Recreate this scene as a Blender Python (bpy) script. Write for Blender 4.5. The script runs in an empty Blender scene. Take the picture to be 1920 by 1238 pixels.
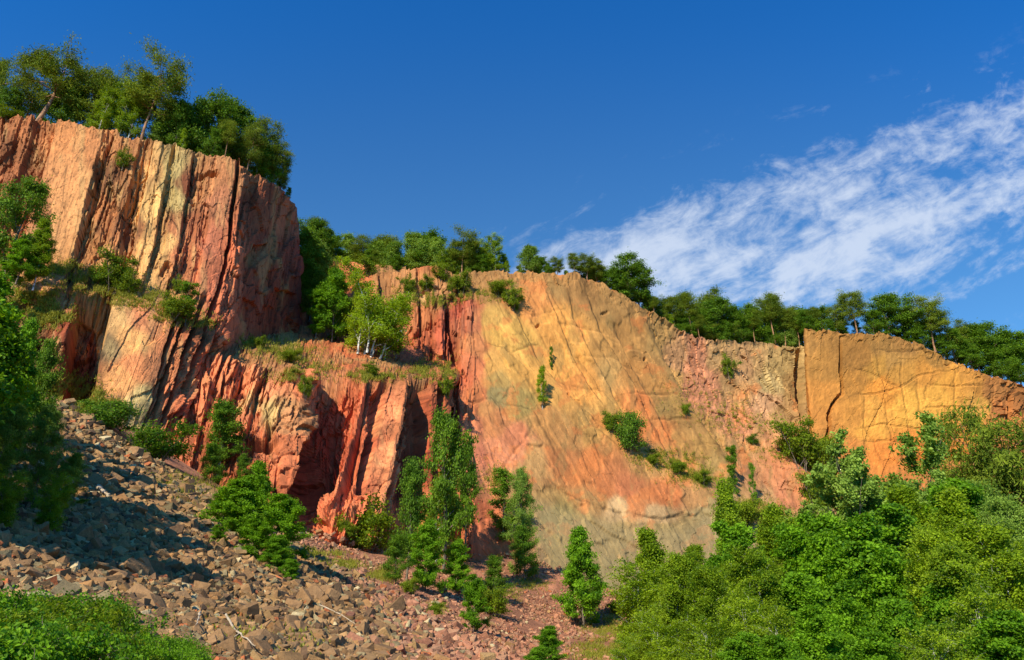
import bpy, math, random
import numpy as np
from mathutils import Vector
C = bpy.context.scene.collection
scene = bpy.context.scene
R = math.radians
# ------------------------------------------------------------------ camera
F = 1400.0; CX = 960.0; CY = 619.0; TH = R(22.0)
ST, CT = math.sin(TH), math.cos(TH)
cam = bpy.data.cameras.new('camera'); camo = bpy.data.objects.new('camera', cam); C.objects.link(camo)
camo.location = (0, 0, 0); camo.rotation_euler = (R(90) + TH, 0, 0)
cam.sensor_width = 36.0; cam.lens = 36.0 * F / 1920.0
cam.clip_start = 0.1; cam.clip_end = 20000
scene.camera = camo
scene.view_settings.view_transform = 'Standard'; scene.view_settings.look = 'None'
scene.view_settings.exposure = 0.35; scene.view_settings.gamma = 1.0
# ------------------------------------------------------------------ sun and sky
SUN = Vector((-0.37, -0.70, 0.61)).normalized()
sl = bpy.data.lights.new('sun', 'SUN'); so = bpy.data.objects.new('sun', sl); C.objects.link(so)
sl.energy = 5.0; sl.angle = R(0.5); sl.color = (1.0, 0.90, 0.74)
so.rotation_euler = SUN.to_track_quat('Z', 'Y').to_euler(); so.location = (-60, -60, 120)
world = bpy.data.worlds.new('World'); scene.world = world; world.use_nodes = True
def build_world():
    nt = world.node_tree; N = nt.nodes; L = nt.links; N.clear()
    out = N.new('ShaderNodeOutputWorld'); bg = N.new('ShaderNodeBackground'); bg.inputs[1].default_value = 0.096
    sky = N.new('ShaderNodeTexSky'); sky.sky_type = 'NISHITA'; sky.sun_disc = False
    sky.sun_elevation = math.asin(SUN.z); sky.sun_rotation = math.atan2(SUN.x, SUN.y)
    sky.altitude = 300; sky.air_density = 1.0; sky.dust_density = 0.35; sky.ozone_density = 4.0
    def M(op, a, b=None, c=None, clamp=False):
        n = N.new('ShaderNodeMath'); n.operation = op; n.use_clamp = clamp
        for i, v in enumerate((a, b, c)):
            if v is None: continue
            if isinstance(v, (int, float)): n.inputs[i].default_value = v
            else: L.new(v, n.inputs[i])
        return n.outputs[0]
    def MR(v, a, b, c=0.0, d=1.0):
        n = N.new('ShaderNodeMapRange'); n.interpolation_type = 'SMOOTHSTEP'
        L.new(v, n.inputs[0]); n.inputs[1].default_value = a; n.inputs[2].default_value = b
        n.inputs[3].default_value = c; n.inputs[4].default_value = d
        return n.outputs[0]
    tc = N.new('ShaderNodeTexCoord'); sx = N.new('ShaderNodeSeparateXYZ'); L.new(tc.outputs['Generated'], sx.inputs[0])
    yy = M('MAXIMUM', sx.outputs[1], 0.05)
    u = M('DIVIDE', sx.outputs[0], yy); v = M('DIVIDE', sx.outputs[2], yy)
    # streak-aligned coordinates of the cirrus sheet
    a = R(27)
    p = M('ADD', M('MULTIPLY', u, math.cos(a)), M('MULTIPLY', v, math.sin(a)))
    q = M('SUBTRACT', M('MULTIPLY', v, math.cos(a)), M('MULTIPLY', u, math.sin(a)))
    def noise(sp, sq, scale, detail, rough, off=0.0, dist=0.0):
        cb = N.new('ShaderNodeCombineXYZ')
        L.new(M('MULTIPLY', p, sp), cb.inputs[0]); L.new(M('MULTIPLY', q, sq), cb.inputs[1]); cb.inputs[2].default_value = off
        n = N.new('ShaderNodeTexNoise'); L.new(cb.outputs[0], n.inputs['Vector'])
        n.inputs['Scale'].default_value = scale; n.inputs['Detail'].default_value = detail
        n.inputs['Roughness'].default_value = rough; n.inputs['Distortion'].default_value = dist
        return n.outputs[0]
    n1 = noise(1.0, 3.4, 3.0, 9, 0.62, 1.3, 0.35)
    n2 = noise(1.0, 1.9, 13.0, 6, 0.66, 5.1, 0.5)
    n3 = noise(1.0, 1.2, 34.0, 4, 0.6, 9.4, 0.3)
    wob = M('MULTIPLY', M('SUBTRACT', n1, 0.5), 0.22)
    vw = M('ADD', v, wob)
    upper = M('SUBTRACT', M('ADD', M('MULTIPLY', u, 0.38), 0.580), vw)          # >0 under the upper edge
    lower = M('SUBTRACT', vw, M('ADD', M('MULTIPLY', M('MAXIMUM', M('SUBTRACT', u, 0.56), 0.0), 0.62), 0.33))
    mu = MR(upper, -0.03, 0.10); ml = MR(lower, -0.08, 0.20); mleft = MR(M('ADD', u, wob), -0.07, 0.06)
    mask = M('MULTIPLY', M('MULTIPLY', mu, ml), mleft)
    dens = M('ADD', M('MULTIPLY', n1, 0.95), M('ADD', M('MULTIPLY', n2, 0.68), M('MULTIPLY', n3, 0.35)))
    thick = MR(v, 0.44, 0.72, 0.12, 0.0)
    d = M('SUBTRACT', M('ADD', dens, M('ADD', M('MULTIPLY', mask, 0.42), M('MULTIPLY', thick, mask))), 1.24)
    cl = M('MULTIPLY', MR(d, 0.0, 0.42), MR(mask, 0.0, 0.25))
    # thin veils and small scraps
    scrap = M('MULTIPLY', MR(dens, 1.02, 1.24), M('MULTIPLY', MR(upper, -0.09, 0.02), MR(u, -0.16, 0.0)))
    lowr = M('MULTIPLY', MR(v, 0.62, 0.48), scrap)
    fac = M('MULTIPLY', M('MAXIMUM', cl, M('MULTIPLY', scrap, 0.28)), 0.78, clamp=True)
    tint = N.new('ShaderNodeMixRGB'); tint.blend_type = 'MULTIPLY'; tint.inputs[0].default_value = 1.0
    grad = N.new('ShaderNodeMixRGB'); L.new(MR(v, 0.38, 1.1), grad.inputs[0])
    grad.inputs[1].default_value = SKY_LOW; grad.inputs[2].default_value = SKY_HIGH
    L.new(sky.outputs[0], tint.inputs[1]); L.new(grad.outputs[0], tint.inputs[2])
    mix = N.new('ShaderNodeMixRGB'); L.new(fac, mix.inputs[0]); L.new(tint.outputs[0], mix.inputs[1])
    mix.inputs[2].default_value = (6.0, 6.7, 7.9, 1)
    L.new(mix.outputs[0], bg.inputs[0]); L.new(bg.outputs[0], out.inputs[0])
SKY_LOW = (0.60, 1.10, 1.34, 1); SKY_HIGH = (0.16, 0.96, 1.68, 1)
build_world()

# ------------------------------------------------------------------ geometry of the view
def ray(px, py):
    x = (np.asarray(px, float) - CX) / F; y = -(np.asarray(py, float) - CY) / F
    return x, CT - ST * y, ST + CT * y
def P(px, py, Y):
    x, ry, rz = ray(px, py)
    t = np.asarray(Y, float) / ry
    return np.stack([x * t, ry * t, rz * t], -1)
def proj(p):
    p = np.asarray(p, float)
    d = p[..., 1] * CT + p[..., 2] * ST; up = -p[..., 1] * ST + p[..., 2] * CT
    return CX + F * p[..., 0] / d, CY - F * up / d

# ------------------------------------------------------------------ numpy noise
def hsh(ix, iy, seed):
    h = (ix.astype(np.int64) * 374761393 + iy.astype(np.int64) * 668265263 + seed * 974634777) & 0xFFFFFFFF
    h = ((h ^ (h >> 13)) * 1274126177) & 0xFFFFFFFF
    h = ((h ^ (h >> 16)) * 2246822519) & 0xFFFFFFFF
    h = h ^ (h >> 15)
    return (h & 0xFFFFFF) / float(0x1000000)
def vn(x, y, seed=0):
    ix = np.floor(x).astype(np.int64); iy = np.floor(y).astype(np.int64); fx = x - ix; fy = y - iy
    fx = fx * fx * (3 - 2 * fx); fy = fy * fy * (3 - 2 * fy)
    a = hsh(ix, iy, seed); b = hsh(ix + 1, iy, seed); c = hsh(ix, iy + 1, seed); d = hsh(ix + 1, iy + 1, seed)
    return (a * (1 - fx) + b * fx) * (1 - fy) + (c * (1 - fx) + d * fx) * fy - 0.5
def fbm(x, y, seed=0, o=5, g=0.5):
    s = 0; a = 1.0; t = 0
    for k in range(o):
        s = s + a * vn(x * 2 ** k + 17.3 * k, y * 2 ** k - 9.1 * k, seed + k); t += a; a *= g
    return s / t * 2
def vor(x, y, seed=0, jit=0.85):
    ix = np.floor(x).astype(np.int64); iy = np.floor(y).astype(np.int64)
    f1 = np.full(x.shape, 9.0); f2 = np.full(x.shape, 9.0)
    r1 = np.zeros(x.shape); cx = np.zeros(x.shape); cy = np.zeros(x.shape)
    for dx in (-1, 0, 1):
        for dy in (-1, 0, 1):
            jx = ix + dx; jy = iy + dy
            px = jx + 0.5 + jit * (hsh(jx, jy, seed) - 0.5); py = jy + 0.5 + jit * (hsh(jx, jy, seed + 7) - 0.5)
            d = (px - x) ** 2 + (py - y) ** 2
            n = d < f1
            f2 = np.where(n, f1, np.minimum(f2, d))
            f1 = np.where(n, d, f1)
            r1 = np.where(n, hsh(jx, jy, seed + 31), r1)
            cx = np.where(n, x - px, cx); cy = np.where(n, y - py, cy)
    return np.sqrt(f1), np.sqrt(f2), r1, cx, cy
def sstep(a, b, x):
    t = np.clip((x - a) / (b - a), 0, 1); return t * t * (3 - 2 * t)
def segdist(px, py, poly):
    """distance to a polyline, the side (+ right of travel), and the way along it 0..1"""
    best = np.full(px.shape, 1e9); side = np.zeros(px.shape); along = np.zeros(px.shape)
    n = len(poly) - 1
    for i in range(n):
        (x0, y0), (x1, y1) = poly[i], poly[i + 1]
        dx, dy = x1 - x0, y1 - y0; l2 = dx * dx + dy * dy
        t = np.clip(((px - x0) * dx + (py - y0) * dy) / l2, 0, 1)
        ex = px - x0 - t * dx; ey = py - y0 - t * dy; d = np.hypot(ex, ey)
        m = d < best
        best = np.where(m, d, best); side = np.where(m, np.sign(-(dx * ey - dy * ex)), side); along = np.where(m, (i + t) / n, along)
    return best, side, along

# ------------------------------------------------------------------ object helpers
def mesh_obj(name, V, Fq, mats, parent=None, smooth=False, attrs=None, link=True):
    me = bpy.data.meshes.new(name)
    V = np.asarray(V, np.float32); Fq = np.asarray(Fq, np.int32); k = Fq.shape[1]
    me.vertices.add(len(V)); me.vertices.foreach_set('co', V.ravel())
    me.loops.add(Fq.size); me.loops.foreach_set('vertex_index', Fq.ravel())
    me.polygons.add(len(Fq)); me.polygons.foreach_set('loop_start', np.arange(0, Fq.size, k, dtype=np.int32))
    me.update(calc_edges=True)
    if smooth: me.polygons.foreach_set('use_smooth', np.ones(len(Fq), bool))
    else: me.polygons.foreach_set('use_smooth', np.zeros(len(Fq), bool))
    for an, (dom, typ, data) in (attrs or {}).items():
        at = me.attributes.new(an, typ, dom)
        at.data.foreach_set('color' if typ == 'FLOAT_COLOR' else 'value', np.asarray(data, np.float32).ravel())
    me.materials.append(mats)
    if not link: return me
    o = bpy.data.objects.new(name, me); C.objects.link(o)
    if parent: o.parent = parent
    return o
def tag(o, label=None, cat=None, group=None, kind=None):
    if label: o['label'] = label
    if cat: o['category'] = cat
    if group: o['group'] = group
    if kind: o['kind'] = kind
    return o
def lin(c):
    c = np.asarray(c, float) / 255.0
    return np.where(c <= 0.04045, c / 12.92, ((c + 0.055) / 1.055) ** 2.4)

# ------------------------------------------------------------------ materials
def mat_new(name):
    m = bpy.data.materials.new(name); m.use_nodes = True; nt = m.node_tree
    return m, nt, nt.nodes, nt.links, nt.nodes['Principled BSDF']
def rock_material(name, scale=1.0, bump=0.5, rough=0.85, attr='mineral', streak=(1, 1, 0.25), amp=1.0):
    m, nt, N, L, b = mat_new(name)
    at = N.new('ShaderNodeAttribute'); at.attribute_name = attr
    tc = N.new('ShaderNodeTexCoord'); mp = N.new('ShaderNodeMapping'); mp.inputs['Scale'].default_value = streak
    L.new(tc.outputs['Object'], mp.inputs[0])
    n1 = N.new('ShaderNodeTexNoise'); n1.inputs['Scale'].default_value = 1.6 * scale; n1.inputs['Detail'].default_value = 8; n1.inputs['Roughness'].default_value = 0.7
    n2 = N.new('ShaderNodeTexNoise'); n2.inputs['Scale'].default_value = 7.0 * scale; n2.inputs['Detail'].default_value = 6; n2.inputs['Roughness'].default_value = 0.65
    L.new(mp.outputs[0], n1.inputs['Vector']); L.new(tc.outputs['Object'], n2.inputs['Vector'])
    r1 = N.new('ShaderNodeMapRange'); L.new(n1.outputs[0], r1.inputs[0]); r1.inputs[1].default_value = 0.3; r1.inputs[2].default_value = 0.7; r1.inputs[3].default_value = 1 - 0.3 * amp; r1.inputs[4].default_value = 1 + 0.27 * amp
    r2 = N.new('ShaderNodeMapRange'); L.new(n2.outputs[0], r2.inputs[0]); r2.inputs[1].default_value = 0.3; r2.inputs[2].default_value = 0.7; r2.inputs[3].default_value = 0.82; r2.inputs[4].default_value = 1.15
    mu = N.new('ShaderNodeMath'); mu.operation = 'MULTIPLY'; L.new(r1.outputs[0], mu.inputs[0]); L.new(r2.outputs[0], mu.inputs[1])
    mx = N.new('ShaderNodeVectorMath'); mx.operation = 'SCALE'; L.new(at.outputs['Color'], mx.inputs[0]); L.new(mu.outputs[0], mx.inputs['Scale'])
    L.new(mx.outputs[0], b.inputs['Base Color']); b.inputs['Roughness'].default_value = rough
    b.inputs['Specular IOR Level'].default_value = 0.25
    ad = N.new('ShaderNodeMath'); ad.operation = 'MULTIPLY_ADD'; L.new(n1.outputs[0], ad.inputs[0]); ad.inputs[1].default_value = 1.6; L.new(n2.outputs[0], ad.inputs[2])
    bp = N.new('ShaderNodeBump'); bp.inputs['Strength'].default_value = bump; bp.inputs['Distance'].default_value = 0.25; L.new(ad.outputs[0], bp.inputs['Height'])
    L.new(bp.outputs[0], b.inputs['Normal'])
    return m
def leaf_material(name, c0, c1, trans=0.35, rough=0.5, obvar=0.25):
    m, nt, N, L, b = mat_new(name)
    at = N.new('ShaderNodeAttribute'); at.attribute_name = 'tint'
    oi = N.new('ShaderNodeObjectInfo')
    f = N.new('ShaderNodeMath'); f.operation = 'MULTIPLY_ADD'; L.new(oi.outputs['Random'], f.inputs[0]); f.inputs[1].default_value = obvar; L.new(at.outputs['Fac'], f.inputs[2])
    f2 = N.new('ShaderNodeMath'); f2.operation = 'SUBTRACT'; f2.use_clamp = True; L.new(f.outputs[0], f2.inputs[0]); f2.inputs[1].default_value = obvar / 2
    mx = N.new('ShaderNodeMixRGB'); L.new(f2.outputs[0], mx.inputs[0]); mx.inputs[1].default_value = (*c0, 1); mx.inputs[2].default_value = (*c1, 1)
    L.new(mx.outputs[0], b.inputs['Base Color']); b.inputs['Roughness'].default_value = rough; b.inputs['Specular IOR Level'].default_value = 0.12
    tr = N.new('ShaderNodeBsdfTranslucent'); hs = N.new('ShaderNodeMixRGB'); hs.blend_type = 'MULTIPLY'; hs.inputs[0].default_value = 1.0
    hs.inputs[2].default_value = (1.5, 1.35, 0.5, 1); L.new(mx.outputs[0], hs.inputs[1]); L.new(hs.outputs[0], tr.inputs[0])
    ms = N.new('ShaderNodeMixShader'); ms.inputs[0].default_value = trans
    L.new(b.outputs[0], ms.inputs[1]); L.new(tr.outputs[0], ms.inputs[2]); L.new(ms.outputs[0], N['Material Output'].inputs[0])
    return m
def bark_material(name, c0, c1, scale=6.0):
    m, nt, N, L, b = mat_new(name)
    tc = N.new('ShaderNodeTexCoord'); mp = N.new('ShaderNodeMapping'); mp.inputs['Scale'].default_value = (1, 1, 0.4); L.new(tc.outputs['Object'], mp.inputs[0])
    n = N.new('ShaderNodeTexNoise'); n.inputs['Scale'].default_value = scale; n.inputs['Detail'].default_value = 5; L.new(mp.outputs[0], n.inputs[0])
    cr = N.new('ShaderNodeValToRGB'); cr.color_ramp.elements[0].position = 0.38; cr.color_ramp.elements[1].position = 0.58
    cr.color_ramp.elements[0].color = (*c0, 1); cr.color_ramp.elements[1].color = (*c1, 1)
    L.new(n.outputs[0], cr.inputs[0]); L.new(cr.outputs[0], b.inputs['Base Color']); b.inputs['Roughness'].default_value = 0.9
    bp = N.new('ShaderNodeBump'); bp.inputs['Strength'].default_value = 0.6; bp.inputs['Distance'].default_value = 0.05; L.new(n.outputs[0], bp.inputs['Height']); L.new(bp.outputs[0], b.inputs['Normal'])
    return m
M_ROCK = rock_material('weathered_rock', 1.0, 0.22)
M_SLAB = rock_material('slab_rock', 1.3, 0.08, amp=0.5)
M_SOIL = rock_material('stony_soil', 2.0, 0.6, 0.95, streak=(1, 1, 1))
M_STONE = rock_material('scree_stone', 3.0, 0.4, 0.9, attr='mineral', streak=(1, 1, 1))
L_OAK = leaf_material('oak_leaves', (0.045, 0.12, 0.008), (0.20, 0.34, 0.018))
L_MAPLE = leaf_material('maple_leaves', (0.035, 0.12, 0.006), (0.25, 0.47, 0.015), 0.4)
L_BIRCH = leaf_material('birch_leaves', (0.07, 0.15, 0.006), (0.38, 0.52, 0.02), 0.42)
L_POPLAR = leaf_material('poplar_leaves', (0.08, 0.17, 0.015), (0.34, 0.48, 0.07), 0.35, 0.5)
L_PINE = leaf_material('pine_needles', (0.06, 0.11, 0.008), (0.30, 0.38, 0.03), 0.25, 0.6)
L_SPRUCE = leaf_material('dark_needles', (0.010, 0.045, 0.012), (0.04, 0.11, 0.02), 0.15, 0.6)
L_SHRUB = leaf_material('shrub_leaves', (0.06, 0.13, 0.006), (0.28, 0.36, 0.015), 0.38)
L_GRASS = leaf_material('grass_blades', (0.14, 0.17, 0.015), (0.36, 0.34, 0.04), 0.3)
B_PINE = bark_material('pine_bark', (0.16, 0.07, 0.03), (0.42, 0.22, 0.10), 3.0)
B_GREY = bark_material('grey_bark', (0.08, 0.06, 0.04), (0.24, 0.19, 0.12))
B_BIRCH = bark_material('birch_bark', (0.05, 0.04, 0.03), (0.70, 0.66, 0.55), 4.0)
# ------------------------------------------------------------------ the quarry walls
ALB = np.array([1.0, 1.12, 0.95])
HITS = []           # (px, py, xyz) of every vertex of the walls and the ground, to stand plants on them
def blur(A, n, ax):
    for _ in range(n):
        A = np.moveaxis(A, ax, 0)
        B = A.copy(); B[1:-1] = 0.25 * A[:-2] + 0.5 * A[1:-1] + 0.25 * A[2:]
        A = np.moveaxis(B, 0, ax)
    return A
def sheet(ctrl, step, maxn=900):
    """ctrl[row][col] = (px, py, Y): world control points -> dense grid of world points (rows x cols x 3), row parameter"""
    c = np.array(ctrl, float)
    W = P(c[..., 0], c[..., 1], c[..., 2])
    def samples(ax):
        d = np.hypot(np.diff(c[..., 0], axis=ax), np.diff(c[..., 1], axis=ax))
        d = d.max(axis=1 - ax); n = np.clip((d / step).astype(int), 4, 400)
        return np.concatenate([i + np.arange(k) / k for i, k in enumerate(n)] + [[len(n)]])
    tv, tu = samples(0), samples(1)
    def lerp(A, t, ax):
        A = np.moveaxis(A, ax, 0); i = np.minimum(t.astype(int), len(A) - 2); f = (t - i).reshape(-1, *([1] * (A.ndim - 1)))
        return np.moveaxis(A[i] * (1 - f) + A[i + 1] * f, 0, ax)
    G = lerp(lerp(W, tv, 0), tu, 1)
    return G, tv, tu
def normals(G):
    du = np.gradient(G, axis=1); dv = np.gradient(G, axis=0)
    n = np.cross(du, dv); n /= np.linalg.norm(n, axis=-1, keepdims=True) + 1e-9
    s = np.sign(-(n * G).sum(-1, keepdims=True)); 
    return n * np.where(s == 0, 1, s)
def slabs(px, py, lean, w, h, seed, tilt=1.0, wx=0.35, wy=0.5):
    """leaning, faceted slabs w by h pixels: offset -1..1, crack closeness, cell id"""
    s = (px + (lean if isinstance(lean, np.ndarray) else lean * py)) / w + wx * fbm(px / w / 3, py / h / 1.5, seed + 50, 3)
    t = py / h + wy * fbm(px / w / 2, py / h, seed + 60, 3)
    f1, f2, r, cx, cy = vor(s, t, seed, 0.9)
    r2 = (r * 7919.7) % 1.0; r3 = (r * 3571.3) % 1.0
    off = (r - 0.5) * 1.3 + tilt * ((r2 - 0.5) * cx * 1.6 + (r3 - 0.5) * cy * 1.0)
    return off, f2 - f1, r
def plates(s, py, table, seed=9, wob=1.8, edge=1.6):
    """flat rock plates side by side: (left edge, set-back, tilt per pixel, roughness) -> displacement, roughness"""
    x = s + wob * fbm(py / 45, s * 0 + 0.3, seed, 4) * 2 + 1.5 * fbm(s / 7, py / 14, seed + 4, 3)
    d = np.zeros(s.shape); k = np.full(s.shape, float(table[0][3]))
    e = [t[0] for t in table] + [table[-1][0] + 60]
    for i, (x0, off, tl, kk) in enumerate(table):
        m = sstep(x0 - edge, x0 + edge, x) * (1 - sstep(e[i + 1] - edge, e[i + 1] + edge, x) if i < len(table) - 1 else 1)
        if i == 0: m = 1 - sstep(e[1] - edge, e[1] + edge, x)
        d += m * (off + tl * (x - 0.5 * (x0 + e[i + 1]))); k = k * (1 - m) + kk * m
    return d, k
def groove(px, py, poly, w, depth, wob=2.0, seed=3, taper=True):
    x = px + wob * fbm(px / 14, py / 14, seed, 3) * 2; y = py + wob * fbm(px / 14, py / 14, seed + 9, 3) * 2
    d, s, a = segdist(x, y, poly)
    k = (np.clip(np.minimum(a, 1 - a) * 6, 0.15, 1) if taper else 1.0)
    return -depth * k * sstep(w, w * 0.45, d)
def drop(px, py, poly, depth, fall, side=1, wob=4.0, seed=5, edge=1.5):
    """the rock on one side of a line stands back by depth, easing out over fall px; travel down the picture: +1 is the picture's right side"""
    x = px + wob * fbm(px / 20, py / 20, seed, 4) * 2; y = py + wob * fbm(px / 20, py / 20, seed + 9, 4) * 2
    d, s, a = segdist(x, y, poly); sd = d * s * side
    k = np.clip(np.minimum(a, 1 - a) * 8, 0, 1)
    return -depth * k * sstep(-edge, edge, sd) * np.exp(-np.maximum(sd, 0) / fall)
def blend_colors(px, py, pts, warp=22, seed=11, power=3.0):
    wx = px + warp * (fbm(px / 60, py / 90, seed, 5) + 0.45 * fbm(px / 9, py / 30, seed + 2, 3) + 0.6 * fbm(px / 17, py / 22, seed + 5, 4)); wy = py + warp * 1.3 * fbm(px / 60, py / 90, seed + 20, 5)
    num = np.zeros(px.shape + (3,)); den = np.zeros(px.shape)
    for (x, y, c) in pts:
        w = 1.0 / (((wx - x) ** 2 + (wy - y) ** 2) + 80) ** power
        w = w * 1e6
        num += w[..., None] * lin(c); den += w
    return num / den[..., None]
def build_wall(name, ctrl, step, disp, color, wrow, mat, alb=(1, 1, 1), desat=0.14, rimnoise=(1, 1.2), soft=None):
    G, tv, tu = sheet(ctrl, step)
    G = blur(blur(G, 3, 0), 8, 1)
    n = blur(blur(normals(G), 6, 0), 6, 1); n /= np.linalg.norm(n, axis=-1, keepdims=True)
    px, py = proj(G)
    wr = np.interp(tv, np.arange(len(wrow)), wrow)[:, None]
    d, cr, cell = disp(px, py, tv[:, None] + 0 * px, tu[None, :] + 0 * px)
    if soft is not None:        # worn edges on the planar slabs
        dd_, ss_, _ = segdist(px, py, RIDGE); m = sstep(soft - 15, soft + 15, px) * sstep(14, -8, ss_ * dd_)
        top_ = np.interp(px, [900, 1020, 1135, 1235, 1345], [512, 510, 530, 600, 641]); m = m * sstep(10, 45, py - top_)
        d = d * (1 - m) + blur(blur(d, 1, 0), 1, 1) * m
        f1, f2, r, cx, cy = vor((px - .62 * py) / 13, py / 19, 971, 1.0); e1, e2, q, ex, ey = vor((px - .3 * py) / 5, py / 6, 972, 1.0)
        d = d + m * (0.10 * (r - .5) + 0.22 * (r - .5) * cx + 0.04 * (q - .5))
    V = G + n * (d * wr)[..., None]
    # broken rim line
    rn = np.exp(-((tv - rimnoise[0]) / 0.35) ** 2)[:, None]
    f1, f2, r, _, _ = vor(px / 16, py * 0 + 0.5, 77)
    V[..., 2] += rn * rimnoise[1] * ((r - 0.5) * 1.0 + fbm(px / 40, py * 0, 41, 3) * 0.8 + 0.7 * fbm(px / 5, py / 5, 42, 3))
    col = color(px, py, cr, cell, tv[:, None] + 0 * px)
    nr, nc = px.shape
    idx = np.arange(nr * nc).reshape(nr, nc)
    Fq = np.stack([idx[:-1, :-1], idx[1:, :-1], idx[1:, 1:], idx[:-1, 1:]], -1).reshape(-1, 4)
    # make faces wind towards the viewer
    a, b, c = (V.reshape(-1, 3)[Fq[len(Fq) // 2, k]] for k in range(3))
    if np.dot(np.cross(b - a, c - a), -a) < 0: Fq = Fq[:, ::-1]
    lum = (col @ np.array([.3, .6, .1]))[..., None]; col = (col + (lum - col) * desat) * np.array(alb)
    rgba = np.concatenate([np.clip(col, 0.004, 0.9), np.ones(col.shape[:-1] + (1,))], -1)
    o = mesh_obj(name, V.reshape(-1, 3), Fq, mat, attrs={'mineral': ('POINT', 'FLOAT_COLOR', rgba)})
    tag(o, kind='structure')
    qx, qy = proj(V); m = (V[..., 1] > 5)
    HITS.append((qx[m], qy[m], V[m]))
    return o
def rows_to_ctrl(cols):
    """cols given column by column -> rows"""
    return [[c[i] for c in cols] for i in range(len(cols[0]))]
def back(c, yb, dz=6):
    """a point on the plateau behind rim point c"""
    x, ry, rz = ray(c[0], c[1]); z = rz / ry * c[2]
    # place at depth yb with height z-dz, same X ratio
    Y = c[2] + yb; Z = z - dz; d = Y * CT + Z * ST; up = -Y * ST + Z * CT
    return (c[0], CY - F * up / d, Y)
def down(c, dz, dy=3):
    x, ry, rz = ray(c[0], c[1]); z = rz / ry * c[2]
    Y = c[2] + dy; Z = z - dz; d = Y * CT + Z * ST; up = -Y * ST + Z * CT
    X = x * (c[2] * CT + z * ST)
    return (CX + F * X / d, CY - F * up / d, Y)

def full(cols, extra_down=14):
    """plateau far edge, plateau, rim, ..., foot, under the ground"""
    out = []
    for c in cols:
        out.append([down(back(c[0], 260, 6), 70, 60), back(c[0], 260, 6), back(c[0], 14, 0.3)] + list(c) + [down(c[-1], extra_down, -2)])
    return rows_to_ctrl(out)

# ---- A/B: tall red buttress on the left with its bench and lower slab
colsA = [
 [(-420,190,104),(-400,400,97),(-400,560,90),(-400,600,86),(-420,660,80),(-430,740,76)],
 [(-120,212,101),(-120,400,96),(-120,540,90),(-120,590,86),(-130,650,80),(-130,740,76)],
 [(5,220,101),(0,380,97),(5,520,91),(10,560,87),(15,650,83),(25,745,79)],
 [(110,228,102),(90,360,98),(80,495,92),(100,550,87),(120,650,84),(135,760,80)],
 [(200,242,103.5),(170,370,99),(150,508,93),(180,572,88),(190,680,84.5),(205,790,82)],
 [(300,268,105),(280,400,101),(265,524,95),(275,583,91),(265,690,87),(265,815,84)],
 [(400,292,107.5),(395,440,104),(375,590,99),(365,615,95),(330,720,91),(315,835,87)],
 [(455,308,109),(448,460,106),(430,622,103),(425,640,101),(385,740,97),(345,840,92)],
 [(462,313,110.5),(453,470,107.5),(436,628,104.5),(432,650,103),(400,750,100),(370,850,97)],
 [(520,348,119),(512,490,117.5),(500,640,115),(498,690,114),(480,800,112),(470,900,110)],
 [(552,384,130),(556,500,129),(556,632,127),(556,690,126),(550,800,124),(550,900,122)],
 [(558,400,142),(564,500,141),(570,640,140),(570,690,138),(570,800,134),(570,900,130)],
]
def leanA(px, py):      # how far the joints have leant sideways at this height
    low = 22 * np.log1p(np.exp((py - 545) / 22))
    return np.interp(px, [60, 160, 450], [0.30, 0.26, 0.13]) * (py - 400) + (0.16 + 0.12 * sstep(220, 330, px)) * low * sstep(470, 400, px)
PLA = [(-200, -.5, 0, 1.0), (-40, 0.5, 0.01, .8), (15, -.6, 0, 1.1), (45, -.2, .01, 1.1), (62, .8, .003, .10), (160, -.5, -.02, 1.1), (178, .3, .01, .45), (200, 0.1, .01, .5), (218, .4, .0, .45), (235, -.6, .0, 1.1), (262, .8, .010, .2), (282, .6, .01, .3),
       (300, -.5, .0, .8), (309, .1, .0, .35), (318, .4, .008, .15), (345, -.8, .0, 1.0), (360, -.5, .0, .7), (372, -.1, .01, .4), (382, -.3, 0, .5), (392, .7, .004, .12), (432, -2.4, 0, .5), (438, .8, .0, .5), (449, .2, .0, .7), (470, 0, 0, .6)]
PLB = [(-200, 0, 0, .8), (60, 0.5, 0, .8), (118, -5.5, .0, .7), (186, 1.0, .003, .07), (270, 1.2, .006, .10), (292, -1.0, 0, .6), (298, .7, .03, .4), (308, -.7, 0, .5), (314, 1.0, .03, .4), (330, -1.3, .0, .7), (338, .5, .03, .5), (352, -1.6, 0, .7), (360, .3, .03, .6), (374, -2.2, 0, .9), (388, -.6, .02, .9), (410, 0, 0, 1)]
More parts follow.
